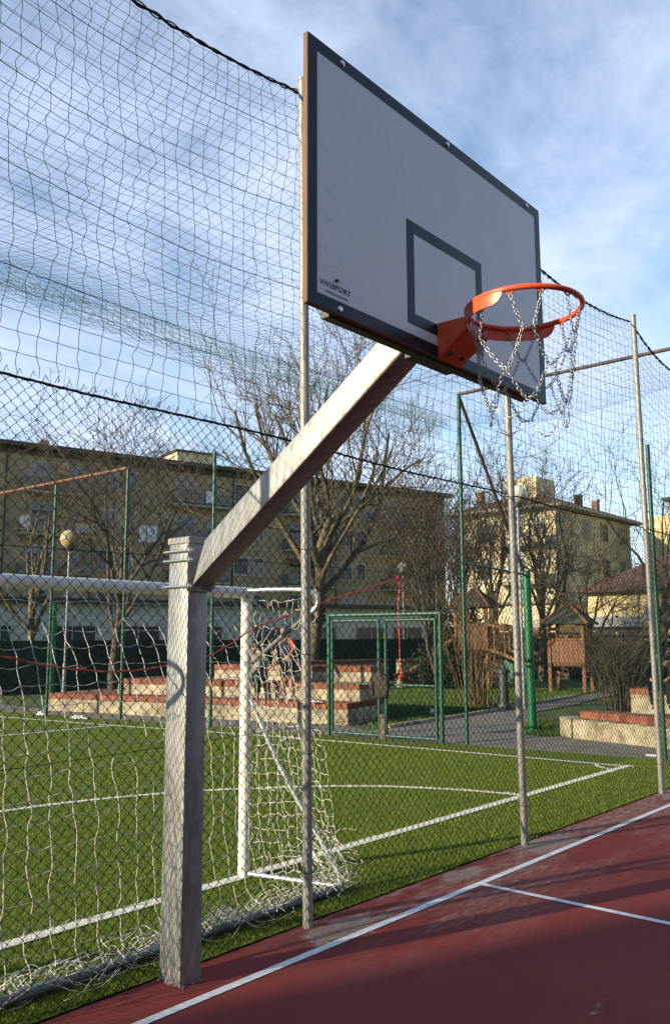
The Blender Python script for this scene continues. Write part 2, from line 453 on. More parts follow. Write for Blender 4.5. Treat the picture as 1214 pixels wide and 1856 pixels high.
patch = mul(ramp(addn.outputs[0], .98, 1.22), ramp(noise(38, 6, .7), .30, .58))
col = mixrgb(mul(patch, mr.outputs[0]), col, (.30, .25, .20, 1))
spots = mul(ramp(noise(2.3, 4, .5, (.6, 1.6, 1)), .70, .74), ramp(noise(22, 6, .7), .45, .6))
col = mixrgb(spots, col, (.36, .28, .27, 1))
l.new(col, p.inputs['Base Color'])
M['court'] = m

# turf: woven grain, mower-like faint bands
m = mat('turf', (0.1, 0.14, 0.02), 0.9, 0, 0, 1, 1.0, 140)
n, l = nodes(m); p = n['Principled BSDF']
t = n.new('ShaderNodeTexCoord')
base = ramp(noise(.55, 5, .6), .3, .7, (.112, .160, .012, 1), (.142, .188, .017, 1))
fine = ramp(noise(95, 4, .7), .28, .74, (.35, .38, .35, 1), (1.45, 1.4, 1.3, 1))
x = n.new('ShaderNodeMix'); x.data_type = 'RGBA'; x.blend_type = 'MULTIPLY'; x.inputs['Factor'].default_value = 1
l.new(base, x.inputs['A']); l.new(fine, x.inputs['B'])
l.new(x.outputs['Result'], p.inputs['Base Color'])
p.inputs['Specular IOR Level'].default_value = 0.2
M['turf'] = m
M['blade'] = mat('turf_blade', (0.115, 0.178, 0.016), 0.65, 0, 0.35, 30, spec=0.2, col2=(0.148, 0.198, 0.026))
M['blade_white'] = mat('turf_blade_white', (0.70, 0.70, 0.62), 0.7, 0, 0.1, 30, spec=0.3)

# ------------------------------------------------------------------ ground
def sheet(name, poly, z, m, kind='structure'):
    b = MB(); b.face([(x, y, z) for x, y in poly])
    o = b.build(name, m); o['kind'] = kind
    return o
def line_poly(a, b, w):
    a, b = Vector(a), Vector(b); d = (b-a).normalized(); nn = Vector((-d.y, d.x))*w/2
    return [tuple(a-nn), tuple(b-nn), tuple(b+nn), tuple(a+nn)]
def ribbon(name, pts, w, z, m):
    P = np.asarray(pts, float); T = np.gradient(P, axis=0); T /= np.linalg.norm(T, axis=1)[:, None]
    Nn = np.stack([-T[:, 1], T[:, 0]], 1)*w/2
    V = np.zeros((2*len(P), 3)); V[0::2, :2] = P-Nn; V[1::2, :2] = P+Nn; V[:, 2] = z
    F = np.array([[2*i, 2*i+2, 2*i+3, 2*i+1] for i in range(len(P)-1)])
    o = link(name, quads_mesh(name, V, F), m); o['kind'] = 'structure'; return o

TE = 1.80                                            # turf edge / fence mesh plane
sheet('ground', [(-400, -400), (400, -400), (400, 400), (-400, 400)], -0.03, M['lawn'])
sheet('court_floor', [(-14, -16), (9.62, -16), (9.62, TE-.02), (-14, TE-.02)], 0.0, M['court'])
def fx(y): return 9.47-.115*(y-2.66)                # side fence line
sheet('turf_pitch', [(-14, TE-.01), (fx(1.8)-.03, TE-.01), (fx(24)-.03, 24), (-14, 24)], 0.006, M['turf'])
sheet('path', [(fx(-4)+.02, -4), (fx(8)+.02, 8), (fx(24)+.02, 24), (9.3, 24), (8.75, 18.5), (9.27, 13.6), (10.4, 9.4), (9.9, 8.35), (10.6, 8.35), (13.8, 8.55), (16.1, 8.85), (21.0, 9.4), (30, 10.4), (30, 9.2), (21.0, 8.7), (18.4, 8.15), (15.4, 7.9), (13.6, 6.97), (11.06, 5.95), (11.2, 5.2), (25, 2.5), (25, -4)], -0.012, M['asphalt'])
b = MB()
for a_, b_ in (((10.55, 8.38), (13.8, 8.58)), ((13.8, 8.58), (16.1, 8.88)), ((16.1, 8.88), (21, 9.44))):
    d = Vector(b_)-Vector(a_)
    b.box(((a_[0]+b_[0])/2, (a_[1]+b_[1])/2, 0.0), (d.length, .10, .10), math.atan2(d.y, d.x))
o = b.build('path_kerb', M['concrete'], bevel=.01); o['kind'] = 'structure'

# court lines
sheet('court_baseline', line_poly((-14, 1.425), (9.6, 1.425), .055), .004, M['court_line'])
sheet('court_key_line', line_poly((2.45, 1.395), (2.45, -9), .055), .0042, M['court_line'])
# pitch lines
GL = 2.81
arc = catmull([(5.68, 2.86), (5.52, 3.55), (5.17, 4.32), (4.75, 4.85), (4.3, 5.26), (3.75, 5.68), (3.2, 5.98), (2.4, 6.27), (1.54, 6.41), (0, 6.45), (-1.54, 6.41), (-3.2, 5.98), (-4.3, 5.26)], 6)
touch = catmull([(8.47, 2.76), (8.3, 5.6), (8.08, 8.23), (7.75, 10.6), (7.36, 12.7), (6.9, 16.4), (6.2, 22)], 6)
corner = [(8.43-.33*math.cos(a), 2.85+.33*math.sin(a)) for a in np.linspace(0, math.pi/2, 14)]
half = [(7.34, 12.78), (3, 12.83), (-4, 12.9), (-10, 12.95)]
goal_l = [(x, GL) for x in np.linspace(-9, 8.52, 30)]
LINES = [('goal_line', goal_l, .105), ('penalty_arc', arc, .085), ('touch_line', touch, .085), ('corner_arc', corner, .06), ('halfway_line', half, .085)]
for nm, pts, w in LINES:
    ribbon(nm, pts, w, 0.0105 + 0.0008*len(nm) % .004, M['turf_line'])

# turf fibres
def near_line(P):
    hit = np.zeros(len(P), bool)
    for nm, pts, w in LINES:
        q = np.asarray(pts, float)
        for a, c in zip(q[:-1], q[1:]):
            d = c-a; L2 = d@d
            s = np.clip(((P-a)@d)/L2, 0, 1)
            dist = np.linalg.norm(P-(a+s[:, None]*d), axis=1)
            hit |= dist < w/2
    return hit
def blades(P, h, w):
    nB = len(P)
    a = rng.uniform(0, 2*np.pi, nB); lean = rng.uniform(0, .8, nB); la = rng.uniform(0, 2*np.pi, nB)
    hh = h*rng.uniform(.6, 1.25, nB)
    dx, dy = np.cos(a)*w/2, np.sin(a)*w/2
    V = np.zeros((nB, 3, 3))
    V[:, 0, :2] = P-np.stack([dx, dy], 1); V[:, 1, :2] = P+np.stack([dx, dy], 1)
    V[:, 2, :2] = P+np.stack([np.cos(la), np.sin(la)], 1)*(lean*hh)[:, None]
    V[:, :2, 2] = .004; V[:, 2, 2] = .006+hh
    return V.reshape(-1, 3), np.arange(nB*3).reshape(-1, 3)
cell = []
for (x0, x1, y0, y1, dens) in ((-2.2, 3, TE-.015, 3.0, 7500), (3, 9.3, TE-.015, 3.0, 3600), (-1.5, 8.2, 3.0, 5.5, 2600), (0, 8.2, 5.5, 9.5, 1200), (2, 7.6, 9.5, 16, 500)):
    nb = int((x1-x0)*(y1-y0)*dens)
    cell.append((np.stack([rng.uniform(x0, x1, nb), rng.uniform(y0, y1, nb)], 1), dens))
Vg, Vw = [], []
for P, dens in cell:
    hit = near_line(P)
    w = .0032 if dens > 5000 else (.0045 if dens > 2000 else .008)
    Vg.append(blades(P[~hit], .024, w)[0]); Vw.append(blades(P[hit], .022, w*1.3)[0])
for nm, lst, mm_ in (('artificial_grass', Vg, M['blade']), ('white_turf_fibres', Vw, M['blade_white'])):
    V = np.concatenate(lst)
    o = link(nm, quads_mesh(nm, V, np.arange(len(V)).reshape(-1, 3)), mm_); o['kind'] = 'stuff'

# ------------------------------------------------------------------ basketball hoop
hoop = empty('basketball_hoop', (0, 1.69, 0), 'grey galvanised basketball hoop with slanted arm, white backboard and orange rim', 'basketball hoop')
def H(o):                                            # keep world coordinates under the hoop's empty
    o.matrix_parent_inverse = Matrix.Translation((0, -1.69, 0)); return o
post = H(MB().bb(-.082, .058, 1.605, 1.775, -.02, 2.235).build('post', M['galv'], hoop, bevel=.012, smooth=True))
MB().bb(-.088, .064, 1.599, 1.781, 2.225, 2.262).build('post_cap', M['galv'], post, bevel=.004)
b = MB(); b.bb(-.10, .075, 1.592, 1.603, 1.985, 2.215); b.bb(-.10, .075, 1.594, 1.6035, 1.968, 1.986)
H(b.build('clamp_plate', M['galv'], hoop, bevel=.002))
for z in (2.185, 2.135, 1.995):
    b = MB()
    for x in (-.092, .068):
        b.rod((x, 1.585, z), (x, 1.80, z), .0075, 10)
    b.rod((-.092, 1.795, z), (.068, 1.795, z), .0075, 10)
    cb = H(b.build('clamp_bolt', M['zinc'], hoop, smooth=True))
    for x in (-.092, .068):
        b = MB()
        b.rod((x, 1.590, z), (x, 1.575, z), .015, 6); b.rod((x, 1.592, z), (x, 1.588, z), .019, 14); b.rod((x, 1.575, z), (x, 1.562, z), .008, 10)
        b.build('nut', M['zinc'], cb)
# arm: box tube from plate up to the frame behind the board
arm_q = [(1.592, 1.990), (1.495, 2.232), (.115, 3.203), (.115, 3.022)]
b = MB(); b.hull([(-.075, y, z) for y, z in arm_q], [(.075, y, z) for y, z in arm_q])
H(b.build('arm', M['galv'], hoop, bevel=.012, smooth=True))
b = MB()
b.bb(-.76, .76, .022, .062, 2.888, 2.94); b.bb(-.76, .76, .022, .062, 3.86, 3.91)
for x in (-.74, -.2, .2, .74): b.bb(x-.02, x+.02, .0225, .0605, 2.93, 3.87)
b.bb(-.16, .16, .062, .118, 2.90, 3.25)
H(b.build('backboard_frame', M['frame_dark'], hoop, bevel=.003))
board = H(MB().bb(-.9, .9, .0, .021, 2.9, 3.95).build('backboard', M['board_white'], hoop))
def strip_frame(x0, x1, z0, z1, w, y, th):
    b = MB()
    b.bb(x0, x1, y-th, y, z0, z0+w); b.bb(x0, x1, y-th, y, z1-w, z1)
    b.bb(x0, x0+w, y-th, y, z0+w, z1-w); b.bb(x1-w, x1, y-th, y, z0+w, z1-w)
    return b
strip_frame(-.9, .9, 2.9, 3.95, .05, -.0005, .0012).build('border_stripe', M['board_navy'], board)
strip_frame(-.295, .295, 2.995, 3.447, .05, -.0005, .0012).build('target_square', M['board_navy'], board)
b = MB(); b.bb(-.9025, -.9002, .0005, .0205, 2.9, 3.95); b.bb(-.9, .9, .0005, .0205, 2.8975, 2.8998)
b.build('board_edge', M['ply_edge'], board)
for x, z in ((-.703, 3.927), (.031, 3.927), (.767, 3.927), (-.723, 2.922), (.60, 2.922)):
    MB().rod((x, -.002, z), (x, -.007, z), .0135, 16, .009).build('bolt', M['zinc'], board, smooth=True)
def text(body, x, z, size, m, parent, sx=1.0, align='CENTER'):
    cu = bpy.data.curves.new('lettering', 'FONT'); cu.body = body; cu.size = size; cu.align_x = align
    cu.extrude = .0004; cu.offset = size*.008; cu.space_character = 1.16
    tmp = bpy.data.objects.new('lettering', cu); COL.objects.link(tmp)
    dg = bpy.context.evaluated_depsgraph_get()
    me = bpy.data.meshes.new_from_object(tmp.evaluated_get(dg))
    bpy.data.objects.remove(tmp)
    me.transform(Matrix.Translation((x, -.0012, z)) @ Matrix.Rotation(R(90), 4, 'X') @ Matrix.Diagonal((sx, 1, 1, 1)))
    return link('lettering', me, m, parent)
text('VIVISPORT', -.748, 2.988, .029, M['print_black'], board, 1.12)
text('ATTREZZATURE SPORTIVE', -.742, 2.966, .0095, M['print_black'], board, 1.0)
# little emblem: stacked swooshes
b = MB()
for k in range(5):
    w = .015-.0022*abs(k-2); z = 3.0175+.0034*k
    pts = [(-.747+.006*k*.5+w*math.cos(a), -.0013, z+.006*math.sin(a)*math.cos(a*.5)) for a in np.linspace(math.pi*.95, math.pi*.05, 9)]
    pts2 = [(x+.004, y, zz-.0025) for x, y, zz in pts]
    b.face(pts+pts2[::-1])
b.build('emblem', M['print_black'], board)
# bird-lime like scuffs are left to the material
bm = bmesh.new(); k_ = 40; vs_ = []
rgm = np.random.default_rng(2)
for rr_, zz in ((1.0, .006), (1.09, .001)):
    row = []
    for i in range(k_):
        a = 2*math.pi*i/k_; sx_ = .072/max(abs(math.cos(a)), abs(math.sin(a)), .01)
        sx_ = min(sx_, .1); f_ = rr_*(1+(.10*rgm.normal() if rr_ > 1 else 0))
        row.append(bm.verts.new((-.012+math.cos(a)*sx_*f_, 1.69+math.sin(a)*sx_*1.2*f_, zz)))
    vs_.append(row)
for i in range(k_): bm.faces.new((vs_[0][i], vs_[1][i], vs_[1][(i+1) % k_], vs_[0][(i+1) % k_]))
me = bpy.data.meshes.new('footing'); bm.to_mesh(me); bm.free()
H(link('footing', me, mat('painted_mortar', (.20, .09, .075), .95, 0, .5, 25, .4, 60, col2=(.24, .13, .11)), hoop))
# rim
RC = Vector((-.01, -.372, 3.04)); RR = .229
rim = empty('rim', (0, 0, 0), None, None); rim.parent = hoop; rim.matrix_parent_inverse = Matrix.Translation((0, -1.69, 0))
th = np.linspace(0, 2*math.pi, 73)
Tubes().add(np.stack([RC.x+RR*np.cos(th), RC.y+RR*np.sin(th), np.full(73, RC.z)], 1), .0112, 12).build('ring', M['orange'], rim)
# reinforcing band around the board side of the ring
bm = bmesh.new()
cols = []
A0, A1 = R(-4), R(188)
nn_ = 60
for i in range(nn_+1):
    a = A0+(A1-A0)*i/nn_
    e = min(i, nn_-i)/nn_
    hgt = .054*min(1, .35+math.sqrt(min(1, e*9)))/1.0
    hgt = min(hgt, .054)
    ring_ = []
    for rr_, zz in ((RR+.008, .006), (RR+.008, -hgt), (RR+.002, -hgt), (RR+.002, .006)):
        ring_.append(bm.verts.new((RC.x+rr_*math.cos(a), RC.y+rr_*math.sin(a), RC.z+zz)))
    cols.append(ring_)
for i in range(nn_):
    for k in range(4):
        bm.faces.new((cols[i][k], cols[i+1][k], cols[i+1][(k+1) % 4], cols[i][(k+1) % 4]))
bm.faces.new(cols[0]); bm.faces.new(cols[-1][::-1])
bmesh.ops.recalc_face_normals(bm, faces=bm.faces)
me = bpy.data.meshes.new('rim_band'); bm.to_mesh(me); bm.free()
link('rim_band', me, M['orange'], rim)
# bracket wedge between board and ring
b = MB()
b.hull([(-.085, -.0018, 2.893), (.095, -.0018, 2.893), (.095, -.0018, 3.05), (-.085, -.0018, 3.05)],
       [(-.085, -.145, 2.992), (.095, -.145, 2.992), (.095, -.145, 3.046), (-.085, -.145, 3.046)])
br = b.build('rim_bracket', M['orange'], rim, bevel=.003)
for x in (-.045, .05): MB().rod((x, -.045, 2.925), (x, -.036, 2.908), .011, 10).build('bracket_bolt', M['frame_dark'], br)
# lugs and hooks for the net
NH = 12
hk = [2*math.pi*(k+.5)/NH for k in range(NH)]
for a in hk:
    t = Tubes()
    w = .075
    aa = np.linspace(-w, w, 7)
    rr_ = RR-.004
    pts = [(RC.x+rr_*math.cos(a+q_), RC.y+rr_*math.sin(a+q_), RC.z-.008-.012*math.cos(q_/w*math.pi/2)) for q_ in aa]
    t.add(pts, .0035, 6)
    t.build('net_hook', M['orange'], rim)
# chain net
cs = np.linspace(0, 2*math.pi, 11)
LP = .0165
def link_tpl():
    """one chain link along local x"""
    a, bb_ = .0118, .0062
    path = np.stack([a*np.sign(np.cos(cs))*np.abs(np.cos(cs))**.8, bb_*np.sign(np.sin(cs))*np.abs(np.sin(cs))**.8, np.zeros_like(cs)], 1)
    return path
TPL = link_tpl()
ct = Tubes()
def chain(p, q_, sag=.0, ph=0):
    p, q_ = np.array(p, float), np.array(q_, float)
    Ld = np.linalg.norm(q_-p)
    nn = max(2, int(round(Ld*1.04/LP)))
    prev = None
    for i in range(nn):
        s0, s1 = i/nn, (i+1)/nn
        A = p+(q_-p)*s0; B = p+(q_-p)*s1
        A = A-np.array([0, 0, 4*sag*s0*(1-s0)]); B = B-np.array([0, 0, 4*sag*s1*(1-s1)])
        d = B-A; d /= np.linalg.norm(d)
        ref = np.array([0, 0, 1.]) if abs(d[2]) < .9 else np.array([1., 0, 0])
        e1 = np.cross(d, ref); e1 /= np.linalg.norm(e1); e2 = np.cross(d, e1)
        an = (math.pi/2)*((i+ph) % 2)+rng.uniform(-.4, .4)
        u_ = math.cos(an)*e1+math.sin(an)*e2; v_ = -math.sin(an)*e1+math.cos(an)*e2
        c_ = (A+B)/2
        ct.add(c_+TPL[:, :1]*d+TPL[:, 1:2]*u_+TPL[:, 2:]*v_, .0016, 4)
def ringpt(a, r_, z): return (RC.x+r_*math.cos(a)+rng.normal(0, .006), RC.y+r_*math.sin(a)+rng.normal(0, .006), RC.z+z+rng.normal(0, .008))
h0 = [(RC.x+(RR-.004)*math.cos(a), RC.y+(RR-.004)*math.sin(a), RC.z-.022) for a in hk]
st = 2*math.pi/NH
# pairs of hooks run down to short horizontal links, then split again (three rows)
j1l, j1r, j2l, j2r, j3l, j3r = {}, {}, {}, {}, {}, {}
for k in range(0, NH, 2):
    am = (hk[k]+hk[k+1])/2
    j1l[k] = ringpt(am-.055, .212, -.150); j1r[k] = ringpt(am+.055, .212, -.150)
    chain(h0[k], j1l[k], .004); chain(h0[k+1], j1r[k], .004); chain(j1l[k], j1r[k], .004, 1)
for k in range(0, NH, 2):
    am = (hk[k]+hk[k+1])/2+st
    j2l[k] = ringpt(am-.07, .185, -.290); j2r[k] = ringpt(am+.07, .185, -.290)
for k in range(0, NH, 2):
    chain(j1r[k], j2l[k], .012); chain(j1l[(k+2) % NH], j2r[k], .012); chain(j2l[k], j2r[k], .006, 1)
for k in range(0, NH, 2):
    am = (hk[k]+hk[k+1])/2+2*st
    j3l[k] = ringpt(am-.08, .165, -.415); j3r[k] = ringpt(am+.08, .165, -.415)
for k in range(0, NH, 2):
    chain(j2r[k], j3l[k], .010); chain(j2l[(k+2) % NH], j3r[k], .010); chain(j3l[k], j3r[k], .006, 1)
for k in range(0, NH, 2):
    chain(j3r[k], j3l[(k+2) % NH], .06+rng.uniform(0, .04))
ct.build('chain_net', M['chain'], hoop).matrix_parent_inverse = Matrix.Translation((0, -1.69, 0))

# ------------------------------------------------------------------ near fence: poles, chain link, wires
fence = empty('chain_link_fence', (0, 0, 0), 'tall chain link fence on round grey steel poles along the red court', 'fence')
def pole(x, top):
    b = MB(); b.rod((x, 1.735, -.02), (x-.06*top/5.5, 1.735, top), .031, 20)
    p_ = b.build('pole', M['pole'], fence, smooth=True)
    MB().rod((x-.06*top/5.5, 1.735, top-.002), (x-.06*top/5.5, 1.735, top+.012), .034, 20).build('pole_cap', M['frame_dark'] if False else M['pole'], p_, smooth=True)
    th_ = np.linspace(0, 2*math.pi, 17)
    for z in (.32, 1.02, 1.62, 2.28, 2.95):
        xx = x-.06*z/5.5; t = Tubes()
        t.add(np.stack([xx+.034*np.cos(th_), 1.735+.036*np.sin(th_)+.004, z+.006*np.sin(th_)], 1), .0022, 5)
        t.build('tie_wire', M['wire_green'], p_)
POLES = [-4.7, -1.85, 1.0, 3.68, 6.80, 9.55]
for x in POLES: pole(x, 5.52)
# concrete footing collars at the pole bases
Wd, Hd = .0686, .066
X0, X1 = -3.2, 9.5
nx = int((X1-X0)/(Wd/2)); nz_ = int(2.99/(Hd/2))
def defx(x, z): return .012*np.sin(1.7*x+2.1*z)+.008*np.sin(5.1*x-3.3*z)
def defy(x, z): return .014*np.sin(1.1*x+.9*z+1)*np.sin(math.pi*np.clip(z/3, 0, 1))+.006*np.sin(4.3*x+2*z)
t = Tubes()
jz = np.arange(nz_+1)
for k in range(nx):
    par = (jz+k) % 2
    x = X0+(k+par)*Wd/2
    z = .015+jz*Hd/2
    sgn = np.where(par == 0, 1, -1)
    top = 2.982+rng.uniform(-.006, .006)
    z = np.minimum(z, top)
    xx = x+defx(x, z)+rng.normal(0, .0012, len(x))-sgn*.0022
    yy = TE+defy(x, z)+np.where(par == 0, .003, -.003)
    t.add(np.stack([xx, yy, z+.006*np.sin(x*1.3)+rng.normal(0, .0012, len(x))], 1), .00255, 3)
# knuckles
for k in range(0, nx, 2):
    x = X0+(k+.5)*Wd/2+rng.normal(0, .004)
    zt = 2.995+rng.uniform(0, .01)
    t.add([(x-.016, TE, zt-.02), (x-.002, TE-.004, zt+.012+rng.uniform(0, .008)), (x+.012, TE+.003, zt-.004)], .0021, 3)
t.build('chain_link_mesh', M['wire_green'], fence)
t = Tubes()
xs = np.linspace(-3.2, 9.5, 120)
ph = xs*9
t.add(np.stack([xs, TE-.006+.003*np.sin(ph), 2.975+.018*np.sin(xs*2.2)*.5], 1), .0062, 6)
for s_ in (0, 2.1):
    xs2 = np.linspace(-3.2, 9.5, 900)
    t.add(np.stack([xs2, TE-.006+.006*np.cos(xs2*34+s_), 2.975+.018*np.sin(xs2*2.2)*.5+.006*np.sin(xs2*34+s_)], 1), .0028, 4)
t.build('top_wire', M['rope_black'], fence)
for z, sg in ((1.15, .02), (2.17, .02), (.12, .0)):
    t = Tubes(); t.add(np.stack([xs, np.full_like(xs, TE-.004), z+sg*np.sin(xs*1.1)], 1), .0017, 4); t.build('tension_wire', M['wire_green'], fence)

# ------------------------------------------------------------------ safety net above the fence
def rope_z(x):
    z = np.full_like(x, 5.48)
    for a, c in zip(POLES[:-1], POLES[1:]):
        s = (x-a)/(c-a); msk = (s >= 0) & (s <= 1)
        sag = .15 if a < 6 else .30
        z = np.where(msk, 5.48-4*sag*s*(1-s), z)
    return z
net = empty('safety_net', (0, 1.79, 2.98), 'dark wide mesh safety net hanging above the chain link fence', 'net')
inv = Matrix.Translation((0, -1.79, -2.98))
PX = .107
t = Tubes()
xg = np.arange(-4.2, 9.5, PX); ng = 23
def netpos(i, x, s, wob):
    zt = rope_z(np.atleast_1d(x)); z = 2.985+(zt-2.985)*s
    dx_ = .020*np.sin(3.1*x+6*s*2.5)+.016*np.sin(7.7*x-5*s*2.5)
    dz_ = .006*np.sin(2.3*x+9*s)
    dy_ = .05*np.sin(1.3*x+2.5*s)*np.sin(math.pi*s)
    return np.stack([x+dx_+wob*rng.normal(0, .005, np.shape(x)), TE-.005+dy_, z+dz_*np.sin(math.pi*s)+wob*rng.normal(0, .0015, np.shape(x))], 1)
sv = np.linspace(0, 1, ng*3+1)
G = np.zeros((len(xg), ng+1, 3))
for i, x in enumerate(xg):
    G[i] = netpos(i, np.full(ng+1, x), np.linspace(0, 1, ng+1), 1)
for i in range(len(xg)):
    P = G[i]
    mid = (P[:-1]+P[1:])/2; am_ = rng.uniform(.15, 1.7); mid[:, 0] += am_*(rng.normal(0, .0075, ng) + .006*np.where((np.arange(ng)+i) % 2, 1, -1))
    Q = np.empty((2*ng+1, 3)); Q[0::2] = P; Q[1::2] = mid
    t.add(catmull(Q, 2), .0018, 3)
for j in range(1, ng):
    P = G[:, j]; mid = (P[:-1]+P[1:])/2; mid[:, 2] -= .0015+rng.uniform(0, .0015, len(mid))
    Q = np.empty((2*len(P)-1, 3)); Q[0::2] = P; Q[1::2] = mid
    t.add(Q, .0026 if j % 5 == 0 else .0018, 3)
t.build('net_mesh', M['cord_dark'], net).matrix_parent_inverse = inv
xr = np.linspace(-4.2, 9.5, 400)
t = Tubes()
t.add(np.stack([xr, TE-.01+.004*np.sin(xr*30), rope_z(xr)+.004*np.cos(xr*23)], 1), .0085, 6)
for s_ in (0, 3.1):
    xr2 = np.linspace(-4.2, 9.5, 1300)
    t.add(np.stack([xr2, TE-.01+.010*np.cos(xr2*26+s_), rope_z(xr2)+.011*np.sin(xr2*26+s_+.6*np.sin(xr2*4))], 1), .0045, 5)
t.build('head_rope', M['rope_black'], net).matrix_parent_inverse = inv

# roof net over the strip behind the goal
roofn = empty('overhead_net', (0, 4, 5.4), 'green overhead net stretched flat across the goal end of the turf', 'net')
inv = Matrix.Translation((0, -4, -5.4))
t = Tubes()
xg = np.arange(-4.2, 9.05, .107); yg = np.linspace(1.82, 5.9, 39)
def rz_(x, y):
    s = (y-1.82)/4.08
    zt = rope_z(np.atleast_1d(x))
    e = np.clip((x-7.2)/1.9, 0, 1)
    return zt*(1-s)+s*(5.40+.05*np.sin(x*1.2))-.42*np.sin(math.pi*s)*(.6+.4*np.sin(math.pi*np.clip((x-POLES[0])/14, 0, 1)))+.0*e
XX, YY = np.meshgrid(xg, yg, indexing='ij')
ZZ = np.stack([rz_(xg, np.full_like(xg, y)) for y in yg], 1)
XX = XX+.010*np.sin(2.3*YY+1.7*XX)+rng.normal(0, .002, XX.shape); YY = YY+.010*np.sin(1.9*XX+YY)+rng.normal(0, .002, YY.shape)
ZZ = ZZ+rng.normal(0, .002, ZZ.shape)
for i in range(len(xg)): t.add(np.stack([XX[i], YY[i], ZZ[i]], 1), .0013, 3)
for j in range(len(yg)): t.add(np.stack([XX[:, j], YY[:, j], ZZ[:, j]], 1), .0013, 3)
t.build('net_mesh', M['cord_dark'], roofn).matrix_parent_inverse = inv
# gathered edge: several loose folds of netting along the far edge
t = Tubes()
xe = np.arange(-4.2, 9.05, .053)
for f_ in range(9):
    y0 = 5.78+.04*f_
    for j in range(4):
        zz = 5.41+.05*np.sin(xe*1.2)-.022*f_-.04*j+.03*np.sin(xe*(2.1+.4*f_)+f_)+rng.normal(0, .012, len(xe))
        t.add(np.stack([xe, y0+.04*np.sin(xe*3+f_+j)+rng.normal(0, .01, len(xe)), zz], 1), .0017, 3)
    for x in xe[::2]:
        t.add([(x, y0, 5.42), (x+rng.normal(0, .02), y0+rng.normal(0, .03), 5.32), (x+rng.normal(0, .03), y0+rng.normal(0, .04), 5.22)], .0014, 3)
t.build('gathered_edge', M['cord_green'], roofn).matrix_parent_inverse = inv

# ------------------------------------------------------------------ side fence with gate
side = empty('side_fence', (fx(6), 6, 0), 'green post fence beyond the turf corner with rusty top rail', 'fence')
inv = Matrix.Translation((-fx(6), -6, 0))
def S(o): o.matrix_parent_inverse = inv; return o
def sp3(y, z, off=0): return (fx(y)+off, y, z)
for y, top in ((2.66, 4.55), (5.70, 5.82), (8.45, 5.5), (11.2, 5.52), (13.75, 5.47), (16.2, 5.35), (18.7, 5.3)):
    if y == 8.45:
        continue
    S(MB().rod(sp3(y, -.02), sp3(y, top), .032 if y < 10 else .036, 14).build('fence_post', M['post_green'], side, smooth=True))
b = MB(); b.rod(sp3(1.6, 5.98), sp3(5.72, 5.83), .030, 12); S(b.build('top_rail', M['rust_dark'], side, smooth=True))
b = MB(); b.rod(sp3(13.7, 5.48), sp3(19.5, 5.33), .036, 12); o = S(b.build('top_rail', M['rust'], side, smooth=True)); o['label'] = 'orange rusty rail'
b = MB(); b.rod(sp3(5.70, 5.80), (11.66, 5.95, 2.93), .030, 12); S(b.build('brace', M['rust_dark'], side, smooth=True))
b = MB(); b.rod(sp3(5.70, 2.95), (11.66, 5.95, 2.90), .022, 10); S(b.build('strut', M['post_green'], side, smooth=True))
t = Tubes()
W2 = .075
def side_mesh(y0, y1, z0, z1):
    ncol = int((y1-y0)/(W2/2)); jz = np.arange(int((z1-z0)/(W2/2))+1)
    for k in range(ncol):
        y = y0+(k+(jz+k) % 2)*W2/2
        t.add(np.stack([fx(y)+.035+rng.normal(0, .001, len(y)), y, z0+jz*W2/2], 1), .0015, 3)
side_mesh(2.0, 6.1, .02, 2.9); side_mesh(8.42, 18.7, .02, 2.9); side_mesh(6.15, 8.40, 2.16, 2.9)
S(t.build('chain_link_mesh', M['wire_green'], side))
t = Tubes()
for y in np.arange(1.9, 5.75, .11):
    zz = np.linspace(2.9, 5.85, 24); t.add(np.stack([np.full(24, fx(y))+.03*np.sin(zz*3+y), y+.02*np.sin(zz*4+y*3), zz], 1), .0013, 3)
for z in np.arange(2.95, 5.85, .11):
    yy = np.linspace(1.9, 5.75, 30); t.add(np.stack([fx(yy)+.03*np.sin(z*3+yy), yy, z+.012*np.sin(yy*5)], 1), .0013, 3)
S(t.build('upper_net', M['cord_dark'], side))

gate = empty('double_gate', sp3(7.25, 0), 'green tubular double gate with mesh panels in the side fence', 'gate')
gi = Matrix.Translation((-fx(7.25), -7.25, 0))
def Gt(o): o.matrix_parent_inverse = gi; return o
b = MB()
for y in (6.14, 8.38): b.rod(sp3(y, 0), sp3(y, 2.14), .038, 14)
b.rod(sp3(6.12, 2.12), sp3(8.40, 2.12), .036, 14)
Gt(b.build('gate_frame', M['post_green'], gate, smooth=True))
for y0, y1 in ((6.23, 7.19), (7.33, 8.30)):
    b = MB()
    for y in (y0, y1): b.rod(sp3(y, .05, -.01), sp3(y, 2.03, -.01), .028, 12)
    for z in (.06, .92, 2.02): b.rod(sp3(y0-.02, z, -.01), sp3(y1+.02, z, -.01), .026 if z != .92 else .018, 12)
    lf = Gt(b.build('gate_leaf', M['post_green'], gate, smooth=True))
    t = Tubes()
    ncol = int((y1-y0)/(.05/2)); jz = np.arange(79)
    for k in range(ncol):
        y = y0+(k+(jz+k) % 2)*.025
        t.add(np.stack([fx(y)+.0*y, y, .06+jz*.025], 1), .0013, 3)
    t.build('mesh_panel', M['wire_green'], lf)
b = MB(); b.bb(fx(7.24)-.05, fx(7.24)-.02, 7.19, 7.30, .0, .42); Gt(b.build('gate_bolt', M['rust_dark'], gate, bevel=.004))

